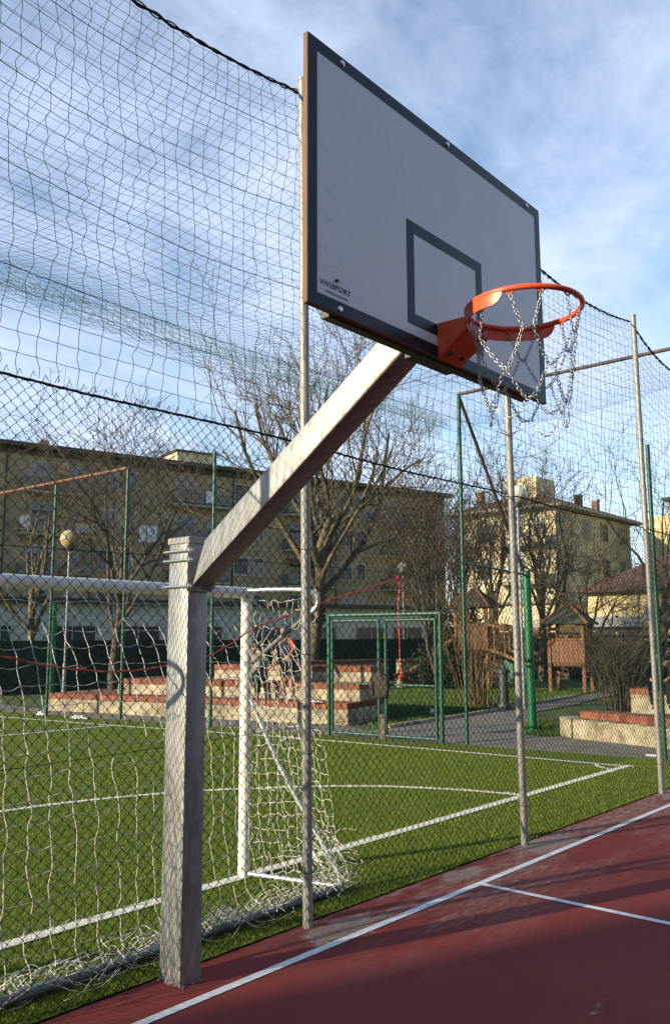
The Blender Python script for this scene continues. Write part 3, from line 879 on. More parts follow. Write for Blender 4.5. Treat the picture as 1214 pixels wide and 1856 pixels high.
# jacket hung on the gate
def jacket():
    ro = empty('jacket', (fx(7.26)-.06, 7.26, 1.12), 'brown grey jacket hanging on the closed green gate', 'jacket')
    def shell(name, rows, parent, seed):
        rg = np.random.default_rng(seed)
        k = 20; V = []; th_ = np.linspace(0, 2*math.pi, k, endpoint=False)
        for (z, cy, cx, ry, rx) in rows:
            fold = 1+.16*np.sin(th_*5+z*9+seed)+.08*np.sin(th_*9-z*14)
            V.append(np.stack([cx+rx*np.cos(th_)*fold, cy+ry*np.sin(th_)*fold, np.full(k, z)+.012*np.sin(th_*3+seed)], 1))
        nr = len(V); V = np.concatenate(V)
        F = [[i*k+j, i*k+(j+1) % k, (i+1)*k+(j+1) % k, (i+1)*k+j] for i in range(nr-1) for j in range(k)]
        me = quads_mesh(name, V, np.array(F), True)
        bm = bmesh.new(); bm.from_mesh(me); bmesh.ops.holes_fill(bm, edges=[e for e in bm.edges if e.is_boundary]); bm.to_mesh(me); bm.free()
        return link(name, me, M['jacket'], parent)
    shell('jacket_body', [(.02, .0, 0, .03, .02), (-.02, .01, -.01, .09, .045), (-.09, .02, -.015, .135, .065), (-.2, .0, -.01, .14, .06), (-.31, -.01, -.01, .15, .055), (-.40, .0, 0, .155, .05), (-.42, .0, 0, .14, .04)], ro, 3)
    shell('sleeve', [(-.04, .12, -.02, .03, .03), (-.10, .155, -.03, .05, .05), (-.22, .165, -.035, .045, .045), (-.34, .15, -.03, .04, .04), (-.38, .145, -.03, .03, .03)], ro, 5)
    shell('sleeve', [(-.04, -.10, -.02, .03, .03), (-.10, -.135, -.03, .05, .05), (-.24, -.15, -.035, .045, .045), (-.36, -.14, -.03, .04, .04), (-.40, -.135, -.03, .03, .03)], ro, 8)
    return ro
jacket()

# red tape tied along the near fence
t = Tubes()
P = catmull([(-2.4, 1.79, 1.80), (-1.6, 1.79, 1.72), (-1.021, 1.788, 1.642), (-.738, 1.788, 1.589), (-.424, 1.788, 1.556), (-.056, 1.80, 1.574), (.256, 1.79, 1.627), (.579, 1.787, 1.775), (1.10, 1.80, 1.92), (1.576, 1.79, 2.037), (2.024, 1.787, 2.151)], 8)
P[:, 2] += rng.normal(0, .0025, len(P))
t.add(P, .0042*(1+.3*np.sin(np.arange(len(P))*1.9)), 6)
P = catmull([(2.024, 1.783, 2.155), (2.036, 1.78, 2.09), (2.022, 1.782, 2.0), (2.020, 1.783, 1.85), (2.029, 1.783, 1.70), (2.033, 1.783, 1.58), (2.038, 1.78, 1.50), (2.041, 1.78, 1.44)], 8)
t.add(P, .0042*(1+.35*np.sin(np.arange(len(P))*1.7)), 6)
for k in range(3):
    th_ = np.linspace(0, 2*math.pi, 14)
    t.add(np.stack([2.024+.012*np.cos(th_+k), 1.783+.006*np.sin(2*th_), 2.151+.014*np.sin(th_+k)], 1), .004, 5)
    t.add(np.stack([2.052+.014*np.cos(th_+k)-.012*k, 1.78+.008*np.sin(2*th_+k), 1.455+.02*np.sin(th_+k)-.012*k], 1), .004, 5)
tag(t.build('red_tape', M['red_tape']), 'red plastic tape sagging along the chain link fence, end hanging down', 'tape')

# ------------------------------------------------------------------ football goal
goal = empty('football_goal', (0, GL, 0), 'white football goal with net standing on the turf behind the fence', 'football goal')
gi = Matrix.Translation((0, -GL, 0))
def Go(o): o.matrix_parent_inverse = gi; return o
GX = 1.485
for s in (-1, 1):
    Go(MB().rod((s*GX, GL, 0), (s*GX, GL, 2.02), .042, 20).build('goal_post', M['goal_white'], goal, smooth=True))
Go(MB().rod((-GX-.042, GL, 2.06), (GX+.042, GL, 2.06), .043, 20).build('crossbar', M['goal_white'], goal, smooth=True))
for x in np.arange(-1.3, 1.4, .29): Go(MB().rod((x, GL-.040, 2.045), (x, GL-.052, 2.042), .012, 8).build('net_clip', M['goal_white'], goal, smooth=True))
for s in (-1, 1):
    # top loop
    P = catmull([(s*(GX-.02), GL-.03, 2.075), (s*(GX+.03), 2.6, 2.078), (s*(GX+.10), 2.33, 2.068), (s*(GX+.15), 2.24, 2.03), (s*(GX+.16), 2.235, 1.96), (s*(GX+.14), 2.28, 1.90)], 7)
    Go(Tubes().add(P, .0165, 12).build('top_stanchion', M['goal_steel'], goal))
    P = catmull([(s*(GX+.14), 2.28, 1.90), (s*(GX+.08), 2.46, 1.76), (s*(GX+.01), GL-.05, 1.54)], 7)
    Go(Tubes().add(P, .018, 12).build('stanchion_brace', M['goal_olive'], goal))
    P = catmull([(s*(GX+.01), GL-.04, 1.27), (s*(GX+.09), 2.50, .75), (s*(GX+.185), 2.13, .20), (s*(GX+.20), 2.07, .08), (s*(GX+.17), 2.035, .035)], 7)
    Go(Tubes().add(P, .016, 12).build('side_stanchion', M['goal_steel'], goal))
    Go(MB().rod((s*(GX+.01), GL-.04, .035), (s*(GX+.19), 2.06, .035), .017, 12).build('ground_bar', M['goal_steel'], goal, smooth=True))
Go(MB().rod((-GX-.19, 2.035, .035), (GX+.19, 2.035, .035), .028, 16).build('rear_bar', M['goal_grey'], goal, smooth=True))
# net
t = Tubes()
prof = catmull([(GL-.05, 2.03), (2.60, 1.86), (2.40, 1.60), (2.26, 1.25), (2.17, .85), (2.12, .50), (2.05, .22), (1.97, .10)], 10)
plen = np.concatenate([[0], np.cumsum(np.linalg.norm(np.diff(prof, axis=0), axis=1))])
def pprof(s): return np.interp(s, plen, prof[:, 0]), np.interp(s, plen, prof[:, 1])
ns = int(plen[-1]/.115); sg = np.linspace(0, plen[-1], ns+1)
xg = np.arange(-GX-.1, GX+.15, .112)
GN = np.zeros((len(xg), ns+1, 3))
for i, x in enumerate(xg):
    for j, s in enumerate(sg):
        y, z = pprof(s); e = s/plen[-1]
        GN[i, j] = (x*(1+.09*e)+.05*e*math.sin(3*x+1)+.03*math.sin(2.2*s+1.3*x)+rng.normal(0, .006), y+.05*math.sin(2.4*x+3*s)*math.sin(math.pi*e)+rng.normal(0, .008), z+.02*math.sin(3*x+2*s)*e+rng.normal(0, .006))
def sub(P, amp):
    mid = (P[:-1]+P[1:])/2+rng.normal(0, amp, (len(P)-1, 3)); mid[:, 2] -= amp*.6
    Q = np.empty((2*len(P)-1, 3)); Q[0::2] = P; Q[1::2] = mid
    return catmull(Q, 3)
for i in range(len(xg)): t.add(sub(GN[i], .006), .0023, 4)
for j in range(1, ns+1): t.add(sub(GN[:, j], .007), .0018, 4)
# side panels
for s in (-1, 1):
    yy = np.linspace(0, 1, 11); zz = np.arange(.05, 2.06, .098)
    GS = np.zeros((len(yy), len(zz), 3))
    for j, z in enumerate(zz):
        yb = np.interp(z, [p[1] for p in prof[::-1]], [p[0] for p in prof[::-1]])
        if z > 1.3: yb = min(yb, 2.24+.0*(z)) if z > 1.75 else yb
        for i, a in enumerate(yy):
            y = GL-.04+(yb-GL+.04)*a
            GS[i, j] = (s*(GX+.02+.19*a*(1-.3*z/2)+.05*math.sin(math.pi*a)*math.sin(2*z+1))+rng.normal(0, .009), y+rng.normal(0, .009), z+.06*math.sin(3*a+2*z)*a+rng.normal(0, .009))
    for i in range(len(yy)): t.add(sub(GS[i], .009), .0022, 4)
    for j in range(len(zz)): t.add(sub(GS[:, j], .011), .0020, 4)
# slack gathered over the rear bar
for k in range(150):
    x = rng.uniform(-1.75, 1.75); a0 = rng.uniform(-.5, .5); rr_ = rng.uniform(.05, .13)
    th_ = np.linspace(a0, a0+rng.uniform(2.2, 5), 12)
    ax = rng.uniform(-1, 1, 2)
    P = np.stack([x+rr_*np.cos(th_)*1.1, 2.035+rng.normal(0, .03)+rr_*.7*np.sin(th_)*ax[0]+.02*np.sin(3*th_), np.maximum(.012, .06+rng.uniform(-.02, .06)+rr_*.55*np.sin(th_+ax[1]))], 1)
    t.add(P, .0021, 4)
for k in range(26):
    x0 = rng.uniform(-1.7, 1.2); L_ = rng.uniform(.3, .7); xx = np.linspace(x0, x0+L_, 14)
    t.add(np.stack([xx, 2.02+rng.normal(0, .05)+.05*np.sin(xx*9+k), np.maximum(.012, .05+.05*np.sin(xx*11+k*2)+rng.normal(0, .006, 14))], 1), .0021, 4)
for k in range(16):     # slack by the right rear corner
    th_ = np.linspace(0, rng.uniform(3, 6), 14); c = (1.62+rng.normal(0, .08), 2.12+rng.normal(0, .09), rng.uniform(.05, .35)); rr_ = rng.uniform(.05, .14)
    t.add(np.stack([c[0]+rr_*np.cos(th_+k), c[1]+rr_*np.sin(th_*1.2), np.maximum(.012, c[2]+rr_*.7*np.sin(th_+1))], 1), .0021, 4)
Go(t.build('goal_net', M['cord_white'], goal))

# ------------------------------------------------------------------ stepped seating beyond the side fence
steps = empty('stepped_seating', (10.0, 12, 0), 'three tier concrete stepped seating with orange brick edges', 'seating')
A_, B_ = Vector((8.60, 17.4)), Vector((10.58, 9.42))
dS = (B_-A_).normalized(); nS = Vector((-dS.y, dS.x))
if nS.x < 0: nS = -nS
def SP(s, dpt): 
    q_ = A_+dS*s+nS*dpt; return (q_.x, q_.y)
LT = (B_-A_).length
rot = math.atan2(dS.y, dS.x)
tiers = [(0.0, LT, 0.0, 0.40), (1.9, LT-.02, .62, 0.76), (4.1, LT-.04, 1.24, 1.10)]
si = Matrix.Translation((-10.0, -12, 0))
for k, (s0, s1, d0, z1) in enumerate(tiers):
    z0 = -.05 if k == 0 else tiers[k-1][3]-.002
    dd = 2.0
    bs = [SP(s0, d0), SP(s1, d0), SP(s1+.0, dd), SP(s0, dd)]
    o = MB().prism(bs, z0, z1-.125).build('tier', M['concrete'], steps, bevel=.012); o.matrix_parent_inverse = si
    L_ = s1-s0
    me = MB().bb(0, L_, -.012, dd-d0, 0, .123).mesh('brick_course', bevel=.008)
    bc = link('brick_course', me, M['brick'], o)
    bc.matrix_parent_inverse = Matrix.Identity(4)
    x, y = SP(s0, d0)
    bc.location = (x, y, z1-.124); bc.rotation_euler = (0, 0, rot)
# orientation check: brick course must extend away from the pitch
for bc in [c for tt in steps.children for c in tt.children]:
    if (Matrix.Rotation(rot, 2) @ Vector((0, 1))).dot(nS) < 0:
        bc.scale = (1, -1, 1)

def brick_wall(name, a, c, h, th, label, cat='wall'):
    a, c = Vector(a), Vector(c); d = c-a
    ro = empty(name, (*a, 0), label, cat, rz=math.atan2(d.y, d.x))
    MB().bb(0, d.length, 0, th, -.05, h-.12).build('wall_body', M['concrete'], ro, bevel=.02)
    MB().bb(.0, d.length, -.012, th+.012, h-.119, h).build('brick_course', M['brick'], ro, bevel=.008)
    return ro
brick_wall('low_wall', (17.0, 17.3), (20.9, 16.2), .98, .35, 'long low cream wall topped with bricks behind the seating')
brick_wall('low_wall', (21.9, 16.4), (23.6, 15.6), .95, .4, 'short cream wall block left of the slide foot')
bw = empty('bench_wall', (11.0, 4.0, 0), 'low curved stone bench wall with set back brick course beside the path', 'wall')
bwi = Matrix.Translation((-11.0, -4.0, 0))
fr = catmull([(11.45, 5.25), (11.20, 4.85), (11.05, 4.3), (10.85, 3.5), (10.70, 2.7), (10.6, 1.9)], 6)
T_ = np.gradient(fr, axis=0); T_ /= np.linalg.norm(T_, axis=1)[:, None]; N_ = np.stack([-T_[:, 1], T_[:, 0]], 1)
if N_[5, 0] < 0: N_ = -N_
rgw = np.random.default_rng(6)
def curved(name, f0, f1, z0, z1, m, i0=0, rough=0.0, parent=bw):
    A_p = fr[i0:]+N_[i0:]*f0+rgw.normal(0, rough, (len(fr)-i0, 2)); B_p = fr[i0:]+N_[i0:]*f1
    b = MB(); n_ = len(A_p)
    a0 = [b.bm.verts.new((*p_, z0)) for p_ in A_p]; a1 = [b.bm.verts.new((*p_, z1+rgw.normal(0, rough))) for p_ in A_p]
    c0 = [b.bm.verts.new((*p_, z0)) for p_ in B_p]; c1 = [b.bm.verts.new((*p_, z1)) for p_ in B_p]
    for k in range(n_-1):
        for q1_, q2_ in ((a0, a1), (a1, c1), (c1, c0), (c0, a0)):
            b.bm.faces.new((q1_[k], q1_[k+1], q2_[k+1], q2_[k]))
    b.bm.faces.new((a0[0], a1[0], c1[0], c0[0])); b.bm.faces.new((a0[-1], a1[-1], c1[-1], c0[-1]))
    o = b.build(name, m, parent, bevel=.02); o.matrix_parent_inverse = bwi if parent is bw else Matrix.Identity(4); return o
wb = curved('wall_body', 0, .62, -.05, .31, M['concrete'], 0, .012)
curved('brick_course', .16, .60, .312, .44, M['brick'], 5, .004)
brick_wall('low_wall', (15.45, 5.55), (15.1, 3.2), .62, .5, 'pale block wall behind the right shrub')

# ------------------------------------------------------------------ lamps, thick green post, fountain
def lamp(x, y, h, rad, label, gm):
    ro = empty('globe_lamp', (x, y, 0), label, 'street lamp', 'globe lamps in the park')
    MB().rod((0, 0, -.05), (0, 0, 1.0), .055, 12).rod((0, 0, 1.0), (0, 0, h-2*rad), .034, 12).build('lamp_pole', M['lamp_pole'], ro, smooth=True)
    MB().rod((0, 0, h-2*rad-.06), (0, 0, h-2*rad+.05), rad*.42, 16, rad*.5).build('lamp_collar', M['iron'], ro, smooth=True)
    MB().sphere((0, 0, h-rad), rad, 32).build('lamp_globe', gm, ro, smooth=True)
lamp(11.03, 20.5, 4.93, .285, 'globe lamp with yellowed shade before the apartment block', M['globe'])
lamp(16.3, 8.56, 5.55, .25, 'globe lamp rising behind the middle steel pole', M['globe_white'])
lamp(33.0, 24.4, 5.6, .28, 'distant globe lamp above the green gate', M['globe_white'])
for (x_, y_, h_, lb_) in ((11.70, 5.9, 2.96, 'thick bright green steel post in front of the right play tower'), (9.1, 18.0, 2.62, 'thick bright green steel post beside the far globe lamp, left')):
    b = MB(); b.rod((x_, y_, -.05), (x_, y_+.02, h_), .078, 20); b.rod((x_, y_+.02, h_-.001), (x_, y_+.02, h_+.012), .083, 20); b.rod((x_, y_, -.05), (x_, y_, .02), .16, 12)
    tag(b.build('green_post', M['post_bright'], smooth=True), lb_, 'post', 'thick green posts outside the fence')
ft = empty('drinking_fountain', (16.0, 8.95, 0), 'dark cast iron drinking fountain on the lawn by the path', 'fountain')
b = MB(); b.rod((0, 0, -.03), (0, 0, .1), .19, 16, .17); b.rod((0, 0, .1), (0, 0, .86), .125, 12, .115); b.rod((0, 0, .84), (0, 0, .92), .17, 16); b.rod((0, 0, .92), (0, 0, .98), .15, 16, .09); b.sphere((0, 0, 1.0), .07, 12)
b.build('fountain_column', M['iron'], ft, smooth=True)
MB().rod((0, -.1, .66), (-.08, -.25, .64), .022, 10).build('spout', M['iron'], ft, smooth=True)
MB().rod((-.02, -.2, -.02), (-.02, -.2, .03), .22, 16).build('basin', M['iron'], ft, smooth=True)

# ------------------------------------------------------------------ playground
def tower(x, y, rz, label, floor_z, ht, w, panel):
    ro = empty('play_tower', (x, y, 0), label, 'play tower', 'wooden playground towers', rz)
    for sx in (-1, 1):
        for sy in (-1, 1):
            MB().box((sx*w/2, sy*w/2, (ht-.1)/2), (.11, .11, ht+.1)).build('tower_post', M['wood'], ro, bevel=.012)
    MB().box((0, 0, floor_z), (w-.03, w-.03, .1)).build('platform', M['wood'], ro)
    for sy in (-1, 1):
        b = MB(); b.box((0, sy*w/2, floor_z-.16), (w, .06, .13)); b.box((0, sy*w/2, floor_z-.06), (w+.05, .064, .08)); b.build('beam', M['wood'], ro)
    b = MB()
    for k in range(7):
        b.box((-w/2+.10+k*(w-.2)/6, -w/2, floor_z+.42), ((w-.2)/6-.012, .03, .72))
    b.box((0, -w/2-.01, floor_z+.80), (w-.1, .05, .06))
    b.build('front_panel', M['wood'], ro)
    b = MB()
    for k in range(7):
        b.box((-w/2, -w/2+.10+k*(w-.2)/6, floor_z+.42), (.03, (w-.2)/6-.012, .72))
    b.box((-w/2-.01, 0, floor_z+.80), (.05, w-.1, .06))
    b.build('side_panel', M['wood'], ro)
    r_ = w/2+.22
    b = MB(); top = (0, 0, ht+.62)
    base_ = [(-r_, -r_, ht-.05), (r_, -r_, ht-.05), (r_, r_, ht-.05), (-r_, r_, ht-.05)]
    for i in range(4): b.face([base_[i], base_[(i+1) % 4], top])
    b.face(base_[::-1])
    rf = b.build('roof', M['wood_roof'], ro)
    b = MB()
    for p_ in base_: b.rod(p_, (0, 0, ht+.64), .045, 6)
    b.build('hip_board', M['wood'], rf)
    return ro
tower(23.0, 10.5, R(12), 'wooden play tower with square roof, right of the bridge', .85, 2.18, 1.06, 1)
tower(22.9, 13.9, R(12), 'taller wooden play tower with slide, left of the bridge', 1.35, 2.78, 1.1, 1)
pb = empty('play_bridge', (22.8, 12.4, 0), 'wooden arched bridge joining the two play towers', 'bridge')
bi = Matrix.Translation((-22.8, -12.4, 0))
for dx in (-.5, .5):
    P = catmull([(22.7+dx, 11.6, 1.65), (22.75+dx, 12.0, 1.85), (22.8+dx, 12.5, 2.02), (22.85+dx, 13.2, 2.15)], 5)
    o = Tubes().add(P, .055, 6).build('handrail', M['wood'], pb); o.matrix_parent_inverse = bi
    P = catmull([(22.7+dx, 11.6, .85), (22.75+dx, 12.1, 1.0), (22.8+dx, 12.6, 1.18), (22.85+dx, 13.2, 1.33)], 5)
    o = Tubes().add(P, .07, 6).build('side_beam', M['wood'], pb); o.matrix_parent_inverse = bi
b = MB()
for k in range(12):
    y = 11.65+k*.13; b.box((22.75, y, .90+.43*(k/12)), (1.0, .11, .04))
    if k % 3 == 0:
        for dx in (-.5, .5): b.box((22.75+dx, y, 1.32+.42*(k/12)), (.05, .05, .85))
o = b.build('deck', M['wood'], pb); o.matrix_parent_inverse = bi
sl = empty('slide', (22.2, 15.4, 0), 'orange brown slide running down from the left play tower', 'slide')
b = MB()
P = [(22.6, 14.6, 1.5), (22.3, 15.4, .85), (21.95, 16.1, .32), (21.8, 16.5, .26)]
for w0, w1, h_ in ((-.3, .3, .0),):
    for a, c in zip(P[:-1], P[1:]):
        dx, dy = .32, .10
        b.hull([(a[0]-dx, a[1]-dy, a[2]), (a[0]+dx, a[1]+dy, a[2]), (a[0]+dx, a[1]+dy, a[2]+.04), (a[0]-dx, a[1]-dy, a[2]+.04)],
               [(c[0]-dx, c[1]-dy, c[2]), (c[0]+dx, c[1]+dy, c[2]), (c[0]+dx, c[1]+dy, c[2]+.04), (c[0]-dx, c[1]-dy, c[2]+.04)])
o = b.build('chute', M['wood'], sl); o.matrix_parent_inverse = Matrix.Translation((-22.2, -15.4, 0))
for s in (-1, 1):
    t = Tubes(); t.add([(a[0]+s*.33, a[1]+s*.10, a[2]+.13) for a in P], .075, 6)
    o = t.build('slide_rail', M['wood'], sl); o.matrix_parent_inverse = Matrix.Translation((-22.2, -15.4, 0))
b = MB(); b.box((23.6, 12.7, .55), (.06, 1.1, .8)); o = b.build('hanging_board', M['play_green'], pb, bevel=.01); o.matrix_parent_inverse = bi

# ------------------------------------------------------------------ buildings
def V2(v): return Vector((v[0], v[1]))
class Facade:
    """local frame: x along the wall, y into the building, origin at the wall's left foot"""
    def __init__(self, root): self.r = root
    def window(self, s, z, w, h, shutter=0.5, fm='win_frame', name='window'):
        b = MB()
        for (a, c, d, e) in ((s-w/2-.07, s-w/2, z, z+h), (s+w/2, s+w/2+.07, z, z+h), (s-w/2-.07, s+w/2+.07, z+h, z+h+.08)):
            b.bb(a, c, -.05, .02, d, e)
        b.bb(s-w/2-.12, s+w/2+.12, -.10, .02, z-.07, z)
        b.bb(s-.03, s+.03, -.01, .015, z, z+h*(1-shutter))
        f = b.build(name, M[fm], self.r)
        MB().bb(s-w/2, s+w/2, -.004, .01, z, z+h*(1-shutter)).build('pane', M['glass'], f)
        if shutter > 0:
            MB().bb(s-w/2, s+w/2, -.03, .012, z+h*(1-shutter), z+h).build('shutter', M['shutter' if (s*7+z) % 3 > 1 else 'shutter_dark'], f)
        return f
    def balcony(self, s0, s1, z, d=1.1, pm='railing'):
        sl_ = MB().bb(s0, s1, -d, -.002, z-.18, z).build('balcony', M['slab'], self.r)
        b = MB(); h = .95
        b.bb(s0, s1, -d, -d+.03, z+.10, z+h); b.bb(s0, s0+.03, -d+.03, -.01, z+.1, z+h); b.bb(s1-.03, s1, -d+.03, -.01, z+.1, z+h)
        b.bb(s0-.01, s1+.01, -d-.02, -d+.05, z+h, z+h+.05)
        b.build('railing', M[pm], sl_)
        return sl_

dA = Vector((.967, -.254)).normalized()
A0 = Vector((28.12, 57.78))
rotA = math.atan2(dA.y, dA.x)
SA0 = -12.0
apt = empty('apartment_block', (*(A0+dA*SA0), 0), 'long ochre apartment block with balconies behind the bare trees', 'building', rz=rotA)
LA = 56.0
MB().bb(0, LA, 0, 11, -.5, 16.0).build('wall', M['ochre'], apt)
b = MB(); b.bb(-.5, LA+.5, -.95, 11.5, 16.0, 16.32); rf = b.build('roof', M['eave'], apt)
b = MB(); b.bb(27.0, 30.6, 1.6, 5, 16.32, 17.7); ph_ = b.build('roof_house', M['cream'], rf); MB().bb(26.8, 30.8, 1.4, 5.2, 17.7, 17.85).build('roof_house_cover', M['eave'], ph_)
for s in (15.5, 39.8, 52):
    MB().bb(s, s+.7, 2, 2.7, 16.32, 17.3).build('chimney', M['slab'], rf)
fa = Facade(apt)
def sA(s): return s-SA0
random.seed(5)
for fl, zb in enumerate((12.75, 9.55, 6.35, 3.15)):
    for mod in (-11.2, 0.0, 11.3+.6, 23.0, 34.2):
        o_ = sA(mod)
        if o_ < 0.2 or o_+10 > LA: 
            if o_ < .2: continue
        fa.window(o_+3.2, zb+.05, 1.7, 2.3, random.choice((.25, .4, .55)))
        fa.window(o_+5.75, zb+.75, .85, 1.45, random.choice((.0, .5, 1)))
        if o_+9.5 < LA: fa.window(o_+8.55, zb+.75, 1.35, 1.5, random.choice((.3, .6, .9)))
        fa.balcony(o_+1.6, o_+6.9, zb, 1.15, 'railing')
        if o_+11 < LA and mod != 34.2: fa.window(o_+10.3, zb+.75, .9, 1.5, random.choice((.2, .5)))
for z in (12.70, 9.50, 6.30, 3.10):
    MB().bb(.02, LA-.02, -.055, -.003, z-.14, z+.02).build('string_course', M['slab'], apt)
MB().bb(.02, LA-.02, -.12, -.003, 15.55, 15.98).build('cornice', M['eave'], apt)
for s, z, w in ((3.2, 11.6, 2.2), (15.1, 8.4, 2.4), (26.2, 8.5, 2.4), (26.2, 11.65, 2.2), (-8.0, 11.6, 2.2), (38, 8.4, 2.4)):
    b = MB(); b.hull([(sA(s)-w/2, -1.0, z-.35), (sA(s)-w/2, -.06, z+.25), (sA(s)-w/2, -.06, z+.30), (sA(s)-w/2, -1.0, z-.30)], [(sA(s)+w/2, -1.0, z-.35), (sA(s)+w/2, -.06, z+.25), (sA(s)+w/2, -.06, z+.30), (sA(s)+w/2, -1.0, z-.30)])
    b.build('awning', random.choice([M['awning_blue'], M['shutter'], M['post_green'], M['tile']]), apt)
for s, z in ((17.3, 10.1), (5.0, 7.0), (28.2, 13.3), (-6.5, 10.2), (29.1, 7.0)):
    MB().bb(sA(s)-.4, sA(s)+.4, -.36, -.01, z, z+.6).build('air_conditioner', M['slab'], apt, bevel=.02)
for s0, zb in ((1.7, 12.75), (13.6, 9.55), (24.7, 12.75), (24.7, 6.35), (1.7, 6.35)):
    MB().bb(sA(s0)+5.1, sA(s0)+5.14, -1.1, -.01, zb+.02, zb+2.3).build('balcony_divider', M['slab'], apt)
# items that set single balconies apart
MB().bb(sA(4.35), sA(5.15), -.35, -.01, 14.2, 15.2).build('air_conditioner', M['ochre_pale'], apt, bevel=.03)
MB().bb(sA(33.2), sA(37.2), -1.45, -1.2, 12.55, 13.45).build('awning', M['awning_blue'], apt)
for x, z, w, h in ((10.6, 9.3, 1.5, 1.3), (16.4, 12.9, .8, 1.0), (5.6, 9.7, 1.3, .7)):
    b = MB()
    for k in range(6): b.bb(sA(x)+k*w/6, sA(x)+(k+1)*w/6-.01, -1.30-.03*(k % 2), -1.27-.03*(k % 2), z+.05*(k % 3), z+h)
    b.build('laundry', M['laundry'], apt)
b = MB(); b.rod((sA(1.75), -1.35, 10.3), (sA(1.85), -1.25, 10.33), .45, 18, .42); b.build('satellite_dish', M['laundry'], apt, smooth=True)
for s in (0.6, 7.2, 19.6, 30.4, 41.8):
    MB().rod((sA(s), -.06, 0), (sA(s), -.06, 15.9), .06, 8).build('drain_pipe', M['eave'], apt)

# low grey annex in front of it
az = Vector((.472, .882))
P0 = Vector((CAM.x, CAM.y))+az*46
ann = empty('annex_building', (*(P0-dA*8), 0), 'low grey rendered building with dark strip windows below the apartments', 'building', rz=rotA)
MB().bb(0, 36, 0, 7, -.3, 3.55).build('wall', M['grey_wall'], ann)
MB().bb(-.3, 36.3, -.45, 7.3, 3.55, 3.8).build('roof', M['eave'], ann)
fb = Facade(ann)
for s in (4.0, 8.0, 11.6, 15.2, 19.0, 23, 27, 31, 34):
    fb.window(s, 1.5, 2.4 if s != 8 else 1.0, .85, 0.0)
# green screened boundary
P1 = Vector((CAM.x, CAM.y))+az*29.5
scr = empty('boundary_fence', (*(P1-dA*6), 0), 'dark green screened boundary fence in front of the grey building', 'fence', rz=rotA)
b = MB(); b.bb(0, 40, 0, .04, -.1, 1.66); b.build('screen_panel', M['screen'], scr)
for k in range(14): MB().rod((.2+k*3.0, .08, -.1), (.2+k*3.0, .08, 1.75), .03, 8).build('fence_post', M['post_green'], scr)
b = MB(); b.bb(28, 36, .5, .8, 1.5, 1.95); o = tag(b.build('pale_ledge', M['ochre_pale']), 'pale concrete ledge showing above the green screen', 'ledge')
o.location = scr.location; o.rotation_euler = scr.rotation_euler

# cream block on the right, axis aligned
cb_ = empty('cream_building', (60, 29, 0), 'cream apartment house with red hipped roof and chimneys', 'building')
MB().bb(0, 15.2, 0, 8.6, -.5, 12.3).build('wall', M['cream'], cb_)
b = MB()
e = .9
base_ = [(-e, -e, 12.3), (15.2+e, -e, 12.3), (15.2+e, 8.6+e, 12.3), (-e, 8.6+e, 12.3)]
r1, r2 = (4.3, 4.3, 14.3), (10.9, 4.3, 14.3)
b.face([base_[0], base_[1], r2, r1]); b.face([base_[1], base_[2], r2]); b.face([base_[2], base_[3], r1, r2]); b.face([base_[3], base_[0], r1]); b.face(base_[::-1])
rf = b.build('roof', M['tile'], cb_)
MB().bb(-e-.05, 15.2+e+.05, -e-.05, 8.6+e+.05, 12.05, 12.28).build('eave', M['slab'], rf)
for x, y in ((8.2, 1.6), (11.8, 1.6), (.8, 7.2)):
    ch = MB().bb(x, x+.55, y, y+.55, 12.6, 14.1).build('chimney', M['tile'], rf)
    MB().bb(x-.06, x+.61, y-.06, y+.61, 14.1, 14.3).build('chimney_pot', M['slab'], ch)
MB().bb(2.0, 5.4, 2.6, 5.6, 13.2, 15.2).build('roof_house', M['cream'], rf)
fc = Facade(cb_)
for zb in (9.2, 6.1, 3.0):
    for s in (2.2, 5.6, 9.4, 13): fc.window(s, zb+.8, 1.3, 1.5, random.choice((.2, .5, .9)))
lf_ = empty('left_front', (0, 0, 0), None, None)
bpy.data.objects.remove(lf_)
def xwin(root, x, y, z, w, h, sh):
    b = MB(); b.bb(x-.06, x+.01, y-w/2-.08, y+w/2+.08, z-.08, z); b.bb(x-.05, x+.01, y-w/2-.08, y+w/2+.08, z+h, z+h+.08)
    b.bb(x-.05, x+.01, y-w/2-.08, y-w/2, z, z+h); b.bb(x-.05, x+.01, y+w/2, y+w/2+.08, z, z+h)
    f = b.build('window', M['win_frame'], root)
    MB().bb(x-.02, x+.01, y-w/2, y+w/2, z, z+h*(1-sh)).build('pane', M['glass'], f)
    if sh: MB().bb(x-.035, x+.01, y-w/2, y+w/2, z+h*(1-sh), z+h).build('shutter', M['shutter'], f)
for zb in (9.2, 6.1, 3.0):
    for y, w in ((1.4, 1.0), (3.6, 1.5), (6.6, 1.3)): xwin(cb_, 0, y, zb+.4, w, 2.0 if y == 3.6 else 1.5, random.choice((.2, .5, 1)))
    s_ = MB().bb(-1.2, -.002, .4, 4.9, zb-.2, zb).build('balcony', M['slab'], cb_)
    MB().bb(-1.2, -1.16, .4, 4.9, zb+.05, zb+1).build('railing', M['cream'], s_)

yb = empty('yellow_block', (73, 13, 0), 'tall yellow block cut off by the right edge of the view', 'building')
MB().bb(0, 10, 0, 11.6, -.5, 13.6).build('wall', M['yellow'], yb)
MB().bb(.4, 9, 11.601, 14.0, -.5, 12.4).build('side_wing', M['yellow'], yb)
MB().bb(-.7, 10.5, -.5, 11.9, 13.6, 13.85).build('roof', M['eave'], yb)
for zb in (10, 6.9, 3.8):
    for y in (2, 4.6, 7.4, 10): xwin(yb, 0, y, zb, 1.2, 1.5, .4)

